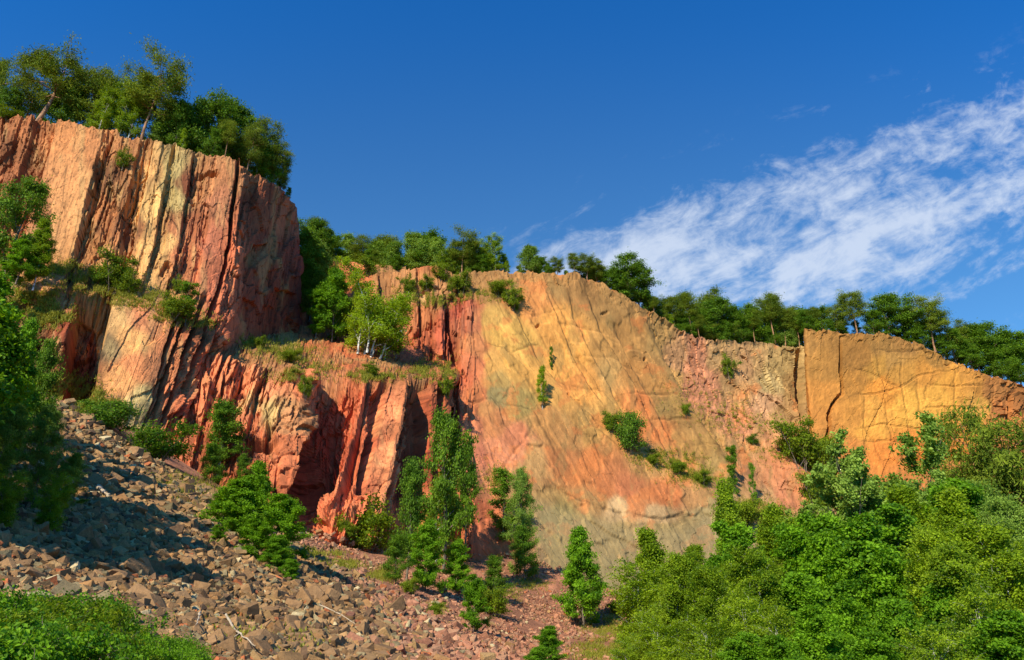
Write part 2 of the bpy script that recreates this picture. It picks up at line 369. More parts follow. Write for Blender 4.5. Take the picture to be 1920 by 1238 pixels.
def dispA(px, py, tv, tu):
    ln = leanA(px, py); s = px + ln
    o1, c1, r1 = slabs(px, py, ln, 46, 420, 101, 1.2, 0.2)
    o2, c2, r2 = slabs(px, py, ln, 15, 130, 102, 2.0, 0.12)
    o3, c3, r3 = slabs(px, py, ln, 8, 34, 103, 1.7, 0.1, .3)
    o4, c4, r4 = slabs(px, py, ln, 4.0, 13, 104, 1.2)
    pa, ka = plates(s, py, PLA, 140); sB = px + 0.34 * (py - 690) * sstep(240, 330, px) + 0.18 * (py - 690) * sstep(330, 240, px)
    pb, kb = plates(sB, py, PLB, 150)
    up = sstep(575, 545, py + 0.0 * px); up = np.where(px > 405, 1.0, up)
    k = ka * up + kb * (1 - up)
    d = (pa * up + pb * (1 - up)) * sstep(800, 760, py) + k * (0.45 * o1 + 0.62 * o2 + 0.40 * o3 + 0.17 * o4) + 0.3 * fbm(px / 60, py / 60, 105, 3)
    # slabs that have dropped away leave stepped breaks across the plates
    b1, bc, br = slabs(px, py, ln, 34, 95, 112, 0.5, .5, .6)
    b3, b3c, b3r = slabs(px, py, ln + 0.0, 20, 30, 113, 0.6, .5, .5)
    d += np.where(br > 0.66, -0.8, 0.0) * np.clip(k * 1.6, 0.3, 1) + np.where(b3r > 0.78, -0.45, 0.0) * np.clip(k * 1.6, .1, 1) + np.where(b3r < 0.1, 0.4, 0.0) * np.clip(k * 1.6, .0, 1)
    d += (k < .2) * 0.06 * fbm((px + 0.5 * py) / 14, (py - 0.5 * px) / 5, 107, 3)
    d -= 0.4 * k * sstep(0.05, 0.0, c2)
    rim = sstep(26, 4, py - np.interp(px, [-100, 0, 110, 200, 300, 400, 455, 520, 552], [212, 218, 228, 242, 268, 292, 308, 348, 384]))
    d += rim * (0.7 * fbm(px / 9, py / 7, 108, 4) + 0.5)
    d += groove(px, py, [(372, 322), (385, 324), (400, 327), (410, 332)], 7, 2.4)
    d += groove(px, py, [(300, 520), (312, 498), (318, 506)], 6, 1.6)
    return d, np.minimum(c1 * 2, np.minimum(c2, c3 * 1.4)), r1 * 0.35 + r2 * 0.4 + r3 * 0.25
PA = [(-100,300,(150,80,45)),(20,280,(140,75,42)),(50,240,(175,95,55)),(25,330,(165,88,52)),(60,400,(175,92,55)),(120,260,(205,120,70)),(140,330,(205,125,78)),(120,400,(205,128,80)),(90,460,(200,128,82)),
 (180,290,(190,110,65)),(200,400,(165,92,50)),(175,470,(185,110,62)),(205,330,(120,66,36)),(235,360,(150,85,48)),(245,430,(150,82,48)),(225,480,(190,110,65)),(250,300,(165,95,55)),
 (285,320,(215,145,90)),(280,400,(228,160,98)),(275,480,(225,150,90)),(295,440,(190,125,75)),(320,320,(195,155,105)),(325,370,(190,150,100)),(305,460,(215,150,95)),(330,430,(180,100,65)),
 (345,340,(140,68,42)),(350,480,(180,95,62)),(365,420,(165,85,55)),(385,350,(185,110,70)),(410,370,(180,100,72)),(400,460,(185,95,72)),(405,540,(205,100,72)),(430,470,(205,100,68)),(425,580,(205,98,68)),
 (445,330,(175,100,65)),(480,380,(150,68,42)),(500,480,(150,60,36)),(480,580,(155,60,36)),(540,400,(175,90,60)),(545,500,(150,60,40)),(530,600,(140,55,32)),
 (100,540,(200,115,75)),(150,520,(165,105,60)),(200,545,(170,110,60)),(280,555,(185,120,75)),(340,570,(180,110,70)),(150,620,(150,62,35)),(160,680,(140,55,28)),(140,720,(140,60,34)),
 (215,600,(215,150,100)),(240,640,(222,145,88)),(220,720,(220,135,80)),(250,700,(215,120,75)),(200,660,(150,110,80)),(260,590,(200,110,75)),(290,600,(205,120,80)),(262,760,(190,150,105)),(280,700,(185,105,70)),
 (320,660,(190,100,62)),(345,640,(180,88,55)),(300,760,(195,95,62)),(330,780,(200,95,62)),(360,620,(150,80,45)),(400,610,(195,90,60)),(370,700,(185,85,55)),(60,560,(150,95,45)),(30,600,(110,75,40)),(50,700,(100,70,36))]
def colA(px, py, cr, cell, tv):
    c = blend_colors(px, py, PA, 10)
    t = (cell - 0.5) * 0.7 + 0.25 * fbm(px / 8, py / 26, 120, 4)
    c = c * (1 + t)[..., None]
    g = sstep(0.1, 0.6, fbm(px / 14, py / 60, 121, 4)) * 0.35
    c = c * (1 - g[..., None]) + g[..., None] * lin((205, 160, 110))
    c = c * (1 - 0.55 * sstep(0.07, 0.0, cr))[..., None]
    pl = sstep(2.95, 2.5, tv)[..., None]; return c * (1 - pl) + pl * lin((125, 95, 55))
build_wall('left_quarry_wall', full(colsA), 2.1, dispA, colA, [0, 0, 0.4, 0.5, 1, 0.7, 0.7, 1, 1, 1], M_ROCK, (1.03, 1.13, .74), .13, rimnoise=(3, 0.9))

# ---- G: soil gully between the left buttress and the middle wall
colsG = [
 [(540,470,150),(545,540,146),(545,640,140),(545,700,132)],
 [(600,480,152),(596,550,147),(590,630,140),(590,690,128)],
 [(645,488,152),(648,560,146),(650,640,137),(650,700,124)],
 [(700,492,150),(705,570,143),(712,650,134),(715,700,122)],
 [(760,498,151),(775,570,146),(790,650,139),(800,700,130)],
]
def dispG(px, py, tv, tu):
    o1, c1, r1 = slabs(px, py, 0.1, 16, 60, 201, 1.0); o2, c2, r2 = slabs(px, py, 0.1, 6, 16, 202, 1.0)
    rk = sstep(662, 640, px + 0.25 * (py - 500)) * sstep(700, 600, py) + 0.12
    return rk * (1.2 * o1 + 0.5 * o2) + 0.4 * fbm(px / 30, py / 30, 203, 5) + 0.12 * fbm(px / 5, py / 5, 204, 3), c1, r2
PG = [(620,500,(200,110,60)),(660,500,(215,110,58)),(660,540,(210,95,45)),(640,560,(185,75,35)),(640,520,(160,70,35)),(600,600,(150,75,40)),(700,600,(170,80,45)),(740,640,(175,85,50)),(740,520,(170,110,60)),(580,660,(175,85,50)),(650,660,(180,90,55))]
def colG(px, py, cr, cell, tv):
    c = blend_colors(px, py, PG, 8); c = c * (1 + 0.3 * (cell - 0.5) + 0.2 * fbm(px / 6, py / 6, 205, 4))[..., None]
    pl = sstep(2.95, 2.5, tv)[..., None]; return c * (1 - pl) + pl * lin((125, 95, 55))
build_wall('soil_gully', full(colsG), 2.5, dispG, colG, [0, 0, 0.4, 0.6, 1, 1, 1, 1], M_SOIL, (1, 1.1, .9), rimnoise=(3, 0.6))

# ---- C: lower red block and its stony terrace
colsC = [
 [(340,610,106),(340,640,103),(335,690,97),(325,760,92),(310,840,88),(300,900,84)],
 [(425,636,106),(412,650,103),(398,672,98),(380,760,93),(362,850,88),(350,920,84)],
 [(470,622,114),(470,650,108),(470,700,99.5),(455,800,94.5),(430,890,89),(420,950,85)],
 [(520,608,127),(525,650,113),(530,705,100.5),(528,790,96),(525,900,91),(515,985,86)],
 [(558,608,134),(556,655,115),(552,712,101),(551,800,97),(548,900,93),(545,990,88)],
 [(575,610,138),(575,656,117),(572,716,107),(572,800,104),(575,900,99),(580,1000,91)],
 [(620,618,140),(625,660,120),(625,722,108),(620,800,104),(615,900,97),(620,1005,88)],
 [(665,630,140),(680,672,122),(690,726,107.5),(680,820,102),(670,910,95.5),(665,1010,89)],
 [(720,640,140),(740,684,126),(745,724,113),(735,820,108),(728,920,102),(725,1010,96)],
 [(760,655,140),(790,690,129),(800,722,119),(792,820,115),(788,920,109),(790,1010,103)],
 [(800,670,141),(825,690,132),(838,716,126),(840,820,121),(840,920,115),(850,1020,109)],
 [(860,680,146),(870,700,142),(875,722,140),(875,820,134),(875,920,127),(885,1030,121)],
]
PLC = [(200, 0, 0, 1), (330, .6, 0, .5), (365, 0, 0, .5), (380, .8, .01, .5), (408, -.4, 0, .8), (425, .8, .01, .6), (455, 0, 0, .7), (470, 1.0, .02, .4), (500, 1.8, .03, .5), (548, -1.2, -.02, .3), (566, -3.4, -.01, .45), (612, -2.6, .02, .6), (632, -1.2, .02, .7), (650, .6, .03, .3),
       (660, -1.8, 0, .6), (672, -.6, .03, .3), (682, -2.6, -.02, .3), (700, .4, .05, .12), (722, 1.6, .0, .12), (732, -1.2, 0, .8), (748, .2, .03, .5), (757, -3.6, -.01, .2), (790, -3.2, 0, .25), (802, .4, .04, .25), (814, -2.2, 0, .3), (826, .6, .03, .3), (840, -1, 0, .5)]
def dispC(px, py, tv, tu):
    ln = 0.24 * (py - 850) * (1 - 0.8 * sstep(740, 800, px)) + 10 * fbm(px / 90, py / 160, 300, 2)
    o1, c1, r1 = slabs(px, py, ln, 42, 200, 301, 1.2, .3)
    o2, c2, r2 = slabs(px, py, ln, 15, 80, 302, 2.0, .15)
    o3, c3, r3 = slabs(px, py, ln, 8, 26, 303, 1.8, .12, .4)
    o4, c4, r4 = slabs(px, py, ln, 4.0, 11, 304, 1.3)
    sC = px + 0.24 * (py - 850) * (1 - 0.8 * sstep(740, 800, px))
    pc, kc = plates(sC, py, PLC, 340, 3.5, 2.0)
    face = sstep(4.6, 5.05, tv); lowb = sstep(900, 950, py) * sstep(700, 680, px)
    k = np.maximum(kc, lowb * 0.9)
    d = face * (pc * (1 - 0.75 * lowb) + k * (0.6 * o1 + 0.72 * o2 + 0.45 * o3 + 0.17 * o4))
    b1, bc, br = slabs(px, py, ln, 26, 60, 312, 0.5, .5, .6)
    b3, b3c, b3r = slabs(px, py, ln, 15, 24, 313, 0.6, .5, .5)
    d += face * (np.where(br > 0.66, -0.8, 0.0) * np.clip(k * 1.5, .2, 1) + (np.where(b3r > .78, -.45, 0) + np.where(b3r < .1, .4, 0)) * np.clip(k * 1.5, .1, 1))
    d += (1 - face) * (0.2 * o3 + 0.2 * o4 + 0.5 * fbm(px / 40, py / 20, 305, 5))
    d -= 0.4 * face * sstep(0.06, 0, c2) * k
    d += face * 0.6 * o2 * sstep(60, 0, py - 705)
    d += groove(px, py, [(420, 700), (410, 760), (400, 810)], 4, 1.3)
    d += groove(px, py, [(505, 800), (500, 850), (520, 870)], 5, 1.6)
    d += 1.6 * sstep(60, 20, np.hypot((px - 640) * 0.9, (py - 945) * 1.0))
    d -= 2.5 * sstep(14, 5, np.abs(py - 845 - 0.1 * (px - 450))) * sstep(40, 10, np.abs(px - 490))
    return d, np.minimum(c1 * 2, np.minimum(c2, c3 * 1.4)), r1 * 0.2 + r2 * 0.45 + r3 * 0.35
PC = [(400,650,(170,92,58)),(460,640,(165,95,60)),(500,650,(150,92,58)),(540,640,(165,105,62)),(580,640,(178,88,55)),(640,660,(180,82,50)),(700,690,(165,85,52)),(760,700,(150,82,52)),(600,680,(170,95,60)),(520,690,(165,98,68)),(600,715,(170,95,68)),
 (390,700,(200,100,72)),(420,720,(205,105,76)),(390,790,(195,90,62)),(450,730,(205,105,75)),(500,730,(200,108,80)),(470,790,(200,100,72)),(505,790,(185,135,95)),(470,760,(190,130,95)),(530,800,(195,115,82)),(460,840,(190,88,60)),(520,850,(190,92,62)),
 (560,740,(205,100,70)),(565,850,(150,62,38)),(600,780,(180,72,46)),(600,850,(175,68,42)),(640,760,(185,75,48)),(650,850,(180,70,45)),(700,760,(195,85,58)),(690,830,(190,80,52)),(715,860,(235,125,88)),(715,940,(235,128,92)),(720,780,(230,118,82)),
 (740,800,(175,90,62)),(640,950,(215,105,75)),(600,960,(205,95,65)),(680,930,(205,92,62)),(680,990,(215,100,72)),(760,760,(180,92,64)),(800,780,(175,70,42)),(800,860,(160,60,36)),(840,800,(205,95,60)),(840,950,(220,110,75)),(850,1000,(205,100,65)),(560,940,(165,75,48)),(400,860,(170,75,45)),(350,850,(190,90,60))]
def colC(px, py, cr, cell, tv):
    c = blend_colors(px, py, PC, 8)
    c = c * (1 + (cell - 0.5) * 0.65 + 0.25 * fbm(px / 7, py / 22, 320, 4))[..., None]
    g = sstep(0.25, 0.7, fbm(px / 11, py / 30, 321, 4)) * 0.25
    c = c * (1 - g[..., None]) + g[..., None] * lin((200, 150, 110))
    te = sstep(5.0, 4.3, tv) * sstep(-0.1, 0.5, fbm(px / 22, py / 9, 322, 4)) * 0.5
    c = c * (1 - te[..., None]) + te[..., None] * lin((150, 115, 80))
    return c * (1 - 0.5 * sstep(0.07, 0.0, cr))[..., None]
cc = [[back(c[0], 8, 3)] + list(c) + [down(c[-1], 14, -2)] for c in colsC]
build_wall('terrace_wall', rows_to_ctrl(cc), 1.9, lambda px, py, tv, tu: dispC(px, py, tv + 2, tu), lambda px, py, cr, ce, tv: colC(px, py, cr, ce, tv + 2), [1, 1, 1, 1, 1, 1, 1, 1], M_ROCK, (1.06, 1.24, .76), .12, rimnoise=(3, 0.1))

# ---- D: middle wall, red columns on its left, golden dipping slabs on its right
colsD = [
 [(700,512,147),(700,548,143),(690,600,139),(690,680,135),(700,780,131),(715,880,127),(720,990,122)],
 [(760,505,148),(765,545,144),(760,600,140),(765,690,136),(775,780,129),(790,880,122),(800,1000,113)],
 [(810,498,149),(815,540,145.5),(815,600,141),(815,690,137),(822,780,129),(830,880,121),(835,1010,112)],
 [(855,515,150),(858,548,147),(860,620,142.5),(860,700,138),(862,780,130),(868,880,123),(880,1020,114)],
 [(905,512,151.5),(905,550,148),(905,620,143.5),(905,700,139),(908,780,134),(915,880,128),(925,1030,119)],
 [(960,508,153),(955,560,149),(955,640,144),(960,710,140),(965,800,135),(975,900,130),(985,1045,121)],
 [(1020,510,155),(1015,570,151),(1010,650,146),(1010,720,142.5),(1015,810,137),(1025,920,131.5),(1035,1070,124)],
 [(1080,514,157),(1075,590,152.5),(1070,670,148),(1070,750,144),(1075,840,139),(1085,940,133.5),(1100,1100,126)],
 [(1135,530,159),(1130,610,155),(1125,690,151),(1125,770,147),(1130,860,141.5),(1140,960,135.5),(1160,1125,128)],
 [(1185,563,161),(1180,640,157.5),(1175,710,154),(1178,790,150),(1185,870,144.5),(1195,960,138),(1220,1120,131)],
 [(1235,600,164),(1232,660,161.5),(1230,730,158),(1230,800,154),(1240,880,148),(1250,960,141),(1275,1100,135)],
 [(1290,630,168),(1290,680,166),(1290,740,163),(1290,800,159),(1300,880,152),(1315,960,145),(1330,1080,140)],
 [(1345,641,172),(1345,690,170),(1350,750,168),(1355,810,163),(1365,880,156),(1380,960,149),(1390,1060,144)],
 [(1420,645,177),(1420,700,175),(1420,760,173),(1425,820,168),(1435,890,160),(1450,960,153),(1460,1040,149)],
 [(1490,650,181),(1490,710,180),(1490,770,178),(1495,830,172),(1505,890,163),(1520,960,156),(1530,1030,152)],
 [(1560,652,186),(1560,710,185),(1560,770,183),(1560,830,178),(1570,890,170),(1580,960,162),(1590,1030,158)],
]
RIDGE = [(1165, 545), (1215, 600), (1250, 680), (1300, 760), (1350, 830), (1400, 900), (1460, 980)]
CR_D = [[(958,565),(985,620),(1010,670),(1050,720),(1110,790),(1160,840)],[(975,560),(1030,650),(1070,735),(1130,800)],[(1010,515),(1050,600),(1090,690),(1130,760)],
 [(870,620),(905,640),(960,660),(1010,640)],[(905,590),(915,660),(940,720)],[(860,760),(920,745),(990,765)],[(865,905),(940,880),(1000,800),(985,770)],[(1090,520),(1130,620),(1190,720),(1240,820),(1290,900)],
 [(1150,600),(1190,690),(1230,760),(1260,820)],[(1000,640),(1080,665),(1150,670),(1210,700)],[(1020,700),(1070,720),(1140,735)],[(1180,738),(1230,735),(1290,742)],[(1060,880),(1020,810),(1000,770)],[(1210,600),(1260,680),(1310,770),(1350,830)],
 [(1215,785),(1280,782),(1360,790)],[(1300,830),(1370,830),(1420,845)],[(1030,905),(1090,940),(1160,960),(1240,972),(1300,960)],[(940,560),(1000,590),(1060,575)],[(1040,600),(1100,610),(1160,640)]]
STEP_D = [[(958,565),(985,620),(1010,670),(1060,730),(1130,800)],[(1010,515),(1050,600),(1090,690),(1130,760)],[(1090,520),(1130,620),(1190,720),(1240,820),(1290,900)],[(1150,600),(1190,690),(1230,760),(1270,840)],[(1210,600),(1260,680),(1310,770),(1350,830)],[(1290,650),(1340,740),(1400,830),(1460,940)],[(1060,530),(1080,600),(1130,700),(1180,800),(1220,870)]]
def dispD(px, py, tv, tu):
    sl = sstep(870, 905, px)                                # 0 red columns, 1 slabs
    ol, cl, rl = slabs(px, py, 0.0, 26, 150, 401, 1.0); om, cm, rm = slabs(px, py, 0.03, 11, 60, 402, 1.2); on, cn, rn_ = slabs(px, py, 0.03, 5, 20, 403)
    low = sstep(720, 860, py) * sstep(890, 850, px)
    d1 = (1.0 + 0.5 * low) * (0.95 * ol + 0.7 * om + 0.25 * on)
    os_, cs, rs = slabs(px, py, -0.62, 75, 190, 404, 0.8, 0.4, 0.4); ot, ct, rt = slabs(px, py, -0.62, 30, 70, 405, 0.8); oq, cq, rq = slabs(px, py, -0.3, 9, 22, 406, 0.9)
    dd, ss, al = segdist(px, py, RIDGE); right = sstep(-8, 14, ss * dd)  * sstep(1540, 1490, px)
    rub = right
    pit = sstep(-0.05, 0.5, fbm(px / 50, py / 50, 412, 3)); jb, jc, jr = slabs(px, py, -0.62, 20, 46, 411, 0.6, .5, .5)
    d2 = 0.40 * os_ + 0.10 * ot + np.where(jr > .8, -.22, 0) + np.where(jr < .12, .16, 0) + (0.02 + 0.06 * pit + 0.34 * rub) * oq + 0.5 * rub * ot + 0.4 * fbm(px / 130, py / 130, 407, 2)
    top = sstep(40, 5, py - np.interp(px, [700, 760, 810, 855, 905, 960, 1020, 1080, 1135, 1185, 1235, 1290, 1345, 1490], [512, 505, 498, 515, 512, 508, 510, 514, 530, 563, 600, 630, 641, 650]))
    d2 += top * (0.45 * oq + 0.5 * fbm(px / 10, py / 8, 408, 4)); d2 += (0.012 + 0.14 * rub) * fbm(px / 5, py / 6, 409, 3)
    for i, q in enumerate(STEP_D): d2 += drop(px, py, q, 0.7, 34, 1, 1.5, 480 + i, 2.4)
    d = d1 * (1 - sl) + d2 * sl
    for i, c in enumerate(CR_D): d += groove(px, py, c, 3.0, 0.14, 1.5, 420 + i)
    # dark upright crevices of the red columns
    d += groove(px, py, [(840, 560), (842, 600), (852, 660), (850, 740), (842, 790)], 5, 3.4, 2)
    d += groove(px, py, [(856, 640), (860, 690), (858, 760), (852, 850)], 4, 2.8, 2)
    d += groove(px, py, [(835, 545), (838, 620), (836, 690)], 3, 1.2, 2)
    d += drop(px, py, [(826, 600), (800, 612), (784, 620)], 2.6, 20, -1)
    d += groove(px, py, [(812, 640), (806, 690), (818, 740)], 3.5, 1.5)
    d += groove(px, py, [(775, 640), (790, 620), (824, 606)], 4, 1.8)
    d += groove(px, py, [(745, 560), (800, 545), (840, 540)], 3, 0.8)
    wh = sstep(955, 985, py - 0.02 * px) 
    # ridge edge falls away to the right, then the stony recess
    d += -1.3 * right * (1 - sstep(1400, 1510, px)) * sstep(1180, 1230, px)
    # ledges
    d += drop(px, py, [(1165, 835), (1230, 855), (1300, 880), (1360, 905)], 1.2, 30, 1)
    d += drop(px, py, [(1030, 905), (1090, 942), (1160, 962), (1240, 972), (1300, 960), (1352, 938)], 0.35, 40, -1, 6, 5, 2.6)
    for (x, y, w_, h_, k_) in ((1010, 608, 6, 3.5, -.5), (1068, 736, 4, 5, -.8), (1211, 672, 3, 3.5, 0), (1135, 584, 9, 2.5, -.3), (1302, 700, 9, 2.5, 0.1), (1400, 668, 8, 2.5, .4)):
        qx_ = px - x + 2 * fbm(px / 5, py / 5, 470, 2); qy_ = py - y - k_ * (px - x) + 3 * fbm(px / 5, py / 5, 471, 2)
        d -= 1.3 * sstep(1.0, 0.7, np.abs(qx_) / w_ + np.maximum(qy_, -3 * qy_) / h_ * .8)
    d += groove(px, py, [(1497, 650), (1500, 720), (1508, 800)], 9, 3.0)
    return d, np.where(sl > 0.5, np.minimum(ct, cs * 2) + 0.03 + (1 - rub) * 0.03, np.minimum(cl * 2, cm)), np.where(sl > 0.5, rs * 0.5 + rt * 0.5 , rl * 0.4 + rm * 0.6)
PD = [(720,540,(175,115,65)),(760,530,(190,125,72)),(810,520,(185,120,65)),(810,505,(190,95,50)),(860,530,(160,110,62)),(900,530,(165,115,62)),(940,540,(165,115,62)),(770,560,(205,160,110)),(830,555,(190,130,85)),(740,570,(190,110,70)),
 (780,590,(195,110,60)),(800,640,(190,90,50)),(770,680,(190,95,55)),(810,680,(215,110,62)),(830,640,(195,85,55)),(840,700,(200,95,58)),(860,580,(190,85,62)),(860,700,(205,100,62)),(850,780,(200,90,58)),(820,760,(190,85,52)),(880,600,(185,100,70)),(890,680,(205,110,70)),(880,760,(210,115,68)),
 (895,640,(200,120,70)),(905,760,(205,135,75)),(930,600,(200,150,65)),(940,620,(215,160,60)),(920,680,(215,155,68)),(960,690,(215,155,62)),(930,720,(185,145,75)),(930,740,(150,130,85)),(980,760,(175,145,75)),(1000,700,(215,150,55)),(980,640,(200,150,60)),
 (980,530,(185,125,60)),(1000,560,(225,140,60)),(1050,530,(165,115,58)),(1100,540,(160,112,58)),(1150,570,(160,115,60)),(1040,600,(225,150,50)),(1080,640,(230,155,48)),(1060,680,(235,160,50)),(1100,720,(230,150,48)),(1040,740,(205,145,60)),(1130,640,(185,130,60)),(1170,640,(180,125,60)),(1180,700,(195,130,58)),
 (1150,700,(190,140,75)),(1190,780,(225,130,50)),(1210,760,(220,120,45)),(1230,810,(220,120,45)),(1150,780,(205,145,60)),(1100,800,(195,140,65)),(1230,720,(200,135,62)),(1240,640,(175,130,70)),(1270,700,(190,140,75)),(1260,760,(175,130,65)),
 (890,790,(215,120,80)),(900,740,(200,110,60)),(930,790,(195,120,70)),(890,850,(210,115,85)),(930,840,(210,125,88)),(970,820,(200,115,80)),(910,900,(205,125,85)),(970,900,(190,135,85)),(1000,860,(190,140,85)),(960,850,(215,130,95)),(1010,950,(170,130,75)),
 (1020,780,(190,130,65)),(1060,820,(185,125,65)),(1050,860,(185,110,55)),(1100,880,(205,115,45)),(1140,920,(195,110,55)),(1180,920,(190,105,60)),(1200,940,(200,120,65)),(1120,940,(180,130,75)),(1250,930,(200,110,50)),(1310,930,(180,125,75)),(1160,955,(195,155,115)),(1240,960,(190,150,110)),
 (1040,980,(150,130,72)),(1100,1000,(158,128,72)),(1160,1000,(165,132,75)),(1080,1060,(150,125,70)),(1160,1080,(140,125,78)),(1240,1000,(165,135,82)),(1300,1000,(170,138,88)),(1330,960,(165,140,100)),(1200,1060,(150,125,75)),(950,980,(195,105,60)),(900,960,(205,105,68)),(900,1010,(195,100,62)),(960,1040,(180,105,60)),
 (1220,860,(190,135,72)),(1290,850,(185,130,62)),(1330,840,(185,135,65)),(1320,800,(180,130,68)),(1350,880,(175,135,75)),(1280,660,(190,135,95)),(1310,660,(200,125,95)),(1330,700,(200,125,95)),(1300,720,(195,120,90)),(1350,660,(185,140,95)),(1370,700,(175,130,85)),(1400,690,(205,150,105)),(1430,680,(195,150,100)),
 (1460,690,(190,155,100)),(1450,720,(195,165,115)),(1440,750,(205,150,115)),(1395,730,(200,140,85)),(1360,760,(205,130,100)),(1400,780,(200,125,90)),(1440,800,(195,130,90)),(1470,780,(185,140,90)),(1480,720,(170,130,78)),(1400,830,(180,130,80)),(1420,870,(180,120,80)),(1460,870,(190,115,75)),(1470,930,(200,120,85)),(1500,960,(205,120,80)),(1440,940,(175,130,90)),(1500,880,(190,115,75)),(1530,940,(190,130,80))]
def colD(px, py, cr, cell, tv):
    c = blend_colors(px, py, PD, 14)
    c = c * (1 + (cell - 0.5) * 0.42 + 0.30 * fbm(px / 9, py / 12, 440, 5) + 0.22 * fbm(px / 3.5, py / 34, 441, 4) + 0.28 * fbm((px - 0.62 * py) / 7, py / 90, 448, 4) * sstep(900, 960, px))[..., None]
    # rusty and pale stains
    rust = sstep(0.2, 0.34, fbm(px / 34, py / 30, 442, 7, .62)) * sstep(880, 930, px) * 0.45
    c = c * (1 - rust[..., None]) + rust[..., None] * lin((222, 118, 38))
    gr = sstep(0.15, 0.35, fbm(px / 22, py / 60, 443, 7, .62)) * 0.4 * sstep(900, 960, px)
    c = c * (1 - gr[..., None]) + gr[..., None] * lin((150, 122, 72))
    low = sstep(-10, 25, py - np.interp(px, [900, 1000, 1090, 1160, 1240, 1300, 1352], [985, 930, 955, 975, 985, 975, 950])) * sstep(960, 1010, px) * 0.6
    c = c * (1 - low[..., None]) + low[..., None] * lin((160, 140, 108)) * (1 + .2 * fbm(px / 4, py / 40, 449, 4))[..., None]
    ln = np.zeros(px.shape)
    for i, q in enumerate(CR_D):
        x = px + 3 * fbm(px / 14, py / 14, 420 + i, 3); y = py + 3 * fbm(px / 14, py / 14, 429 + i, 3)
        d, s, a = segdist(x, y, q); ln = np.maximum(ln, sstep(2.1, 0.4, d) * (0.2 + 0.55 * sstep(-0.3, 0.3, fbm(px / 12, py / 12, 460 + i, 3))))
    f1, f2, r, _, _ = vor(px / 46 + 0.8 * fbm(px / 40, py / 40, 444, 4), py / 38 + 0.8 * fbm(px / 40, py / 40, 445, 4), 446)
    net = sstep(0.045, 0.0, f2 - f1) * sstep(-0.1, 0.4, fbm(px / 60, py / 60, 447, 3)) * sstep(900, 930, px) * sstep(880, 820, py) * 0.6
    g1_, g2_, _, _, _ = vor((px - .62 * py) / 24 + 0.5 * fbm(px / 20, py / 20, 451, 4), py / 34 + 0.5 * fbm(px / 20, py / 20, 452, 4), 453)
    net = np.maximum(net, sstep(0.05, 0.0, g2_ - g1_) * sstep(-0.1, 0.3, fbm(px / 40, py / 40, 454, 3)) * sstep(900, 930, px) * 0.4)
    ln = np.maximum(ln, net)
    c = c * (1 - 0.5 * ln)[..., None] * (1 - 0.4 * sstep(0.06, 0.0, cr))[..., None]
    pl = sstep(2.95, 2.5, tv)[..., None]; return c * (1 - pl) + pl * lin((125, 95, 55))
build_wall('middle_quarry_wall', full(colsD), 1.9, dispD, colD, [0, 0, 0.4, 0.5, 1, 1, 1, 1, 1, 1, 1], M_SLAB, (0.92, 0.86, 0.58), .18, rimnoise=(3, 0.8), soft=895)

# ---- E: golden block on the right, standing forward of the recess
colsE = [
 [(1530,622,200),(1530,720,198),(1535,800,195),(1545,870,190),(1550,940,186),(1560,1010,180)],
 [(1507,618,173),(1509,720,171),(1516,800,169),(1525,870,167),(1535,940,165),(1545,1010,162)],
 [(1512,616,171.5),(1514,720,169.5),(1522,800,168),(1532,870,166),(1542,940,164),(1550,1010,160)],
 [(1580,624,172.5),(1580,720,171),(1582,800,169),(1590,870,167),(1595,940,165),(1600,1010,161)],
 [(1660,626,174),(1660,720,172),(1660,800,170.5),(1660,868,169),(1662,940,165),(1665,1010,161)],
 [(1740,652,176),(1740,740,174),(1740,800,172.5),(1740,862,171),(1740,930,166),(1740,1010,162)],
 [(1800,682,177.5),(1800,750,176),(1800,800,174.5),(1800,856,173),(1800,930,168),(1800,1010,164)],
 [(1860,706,179),(1860,760,178),(1860,810,176.5),(1860,860,175),(1860,930,170),(1860,1010,166)],
 [(1925,724,182),(1925,770,181),(1925,815,180),(1925,870,178),(1925,930,173),(1925,1010,169)],
 [(2100,770,188),(2100,800,187),(2100,840,186),(2100,890,184),(2100,940,180),(2100,1010,176)],
 [(2350,830,196),(2350,860,195),(2350,880,194),(2350,910,192),(2350,960,188),(2350,1020,184)],
]
CR_E = [[(1575,638),(1577,700),(1580,735),(1565,752),(1553,772),(1556,795),(1552,830)],[(1690,650),(1692,720),(1705,800),(1712,862)],[(1602,740),(1640,738),(1690,725),(1720,705),(1790,690)],[(1690,725),(1640,702),(1600,690)],[(1620,740),(1620,800),(1640,830),(1650,862)],
 [(1600,805),(1660,795),(1700,800),(1760,805),(1830,795)],[(1615,828),(1680,826),(1760,838),(1830,832)],[(1720,705),(1725,770),(1760,805),(1800,835)],[(1740,720),(1790,725),(1850,720)],[(1790,690),(1790,760),(1800,830)],[(1660,745),(1668,800),(1680,860)],[(1725,765),(1790,762),(1850,765)],[(1640,650),(1650,700),(1668,745)],
 [(1640,655),(1690,660),(1760,655)],[(1892,735),(1894,800)],[(1860,730),(1862,810)]]
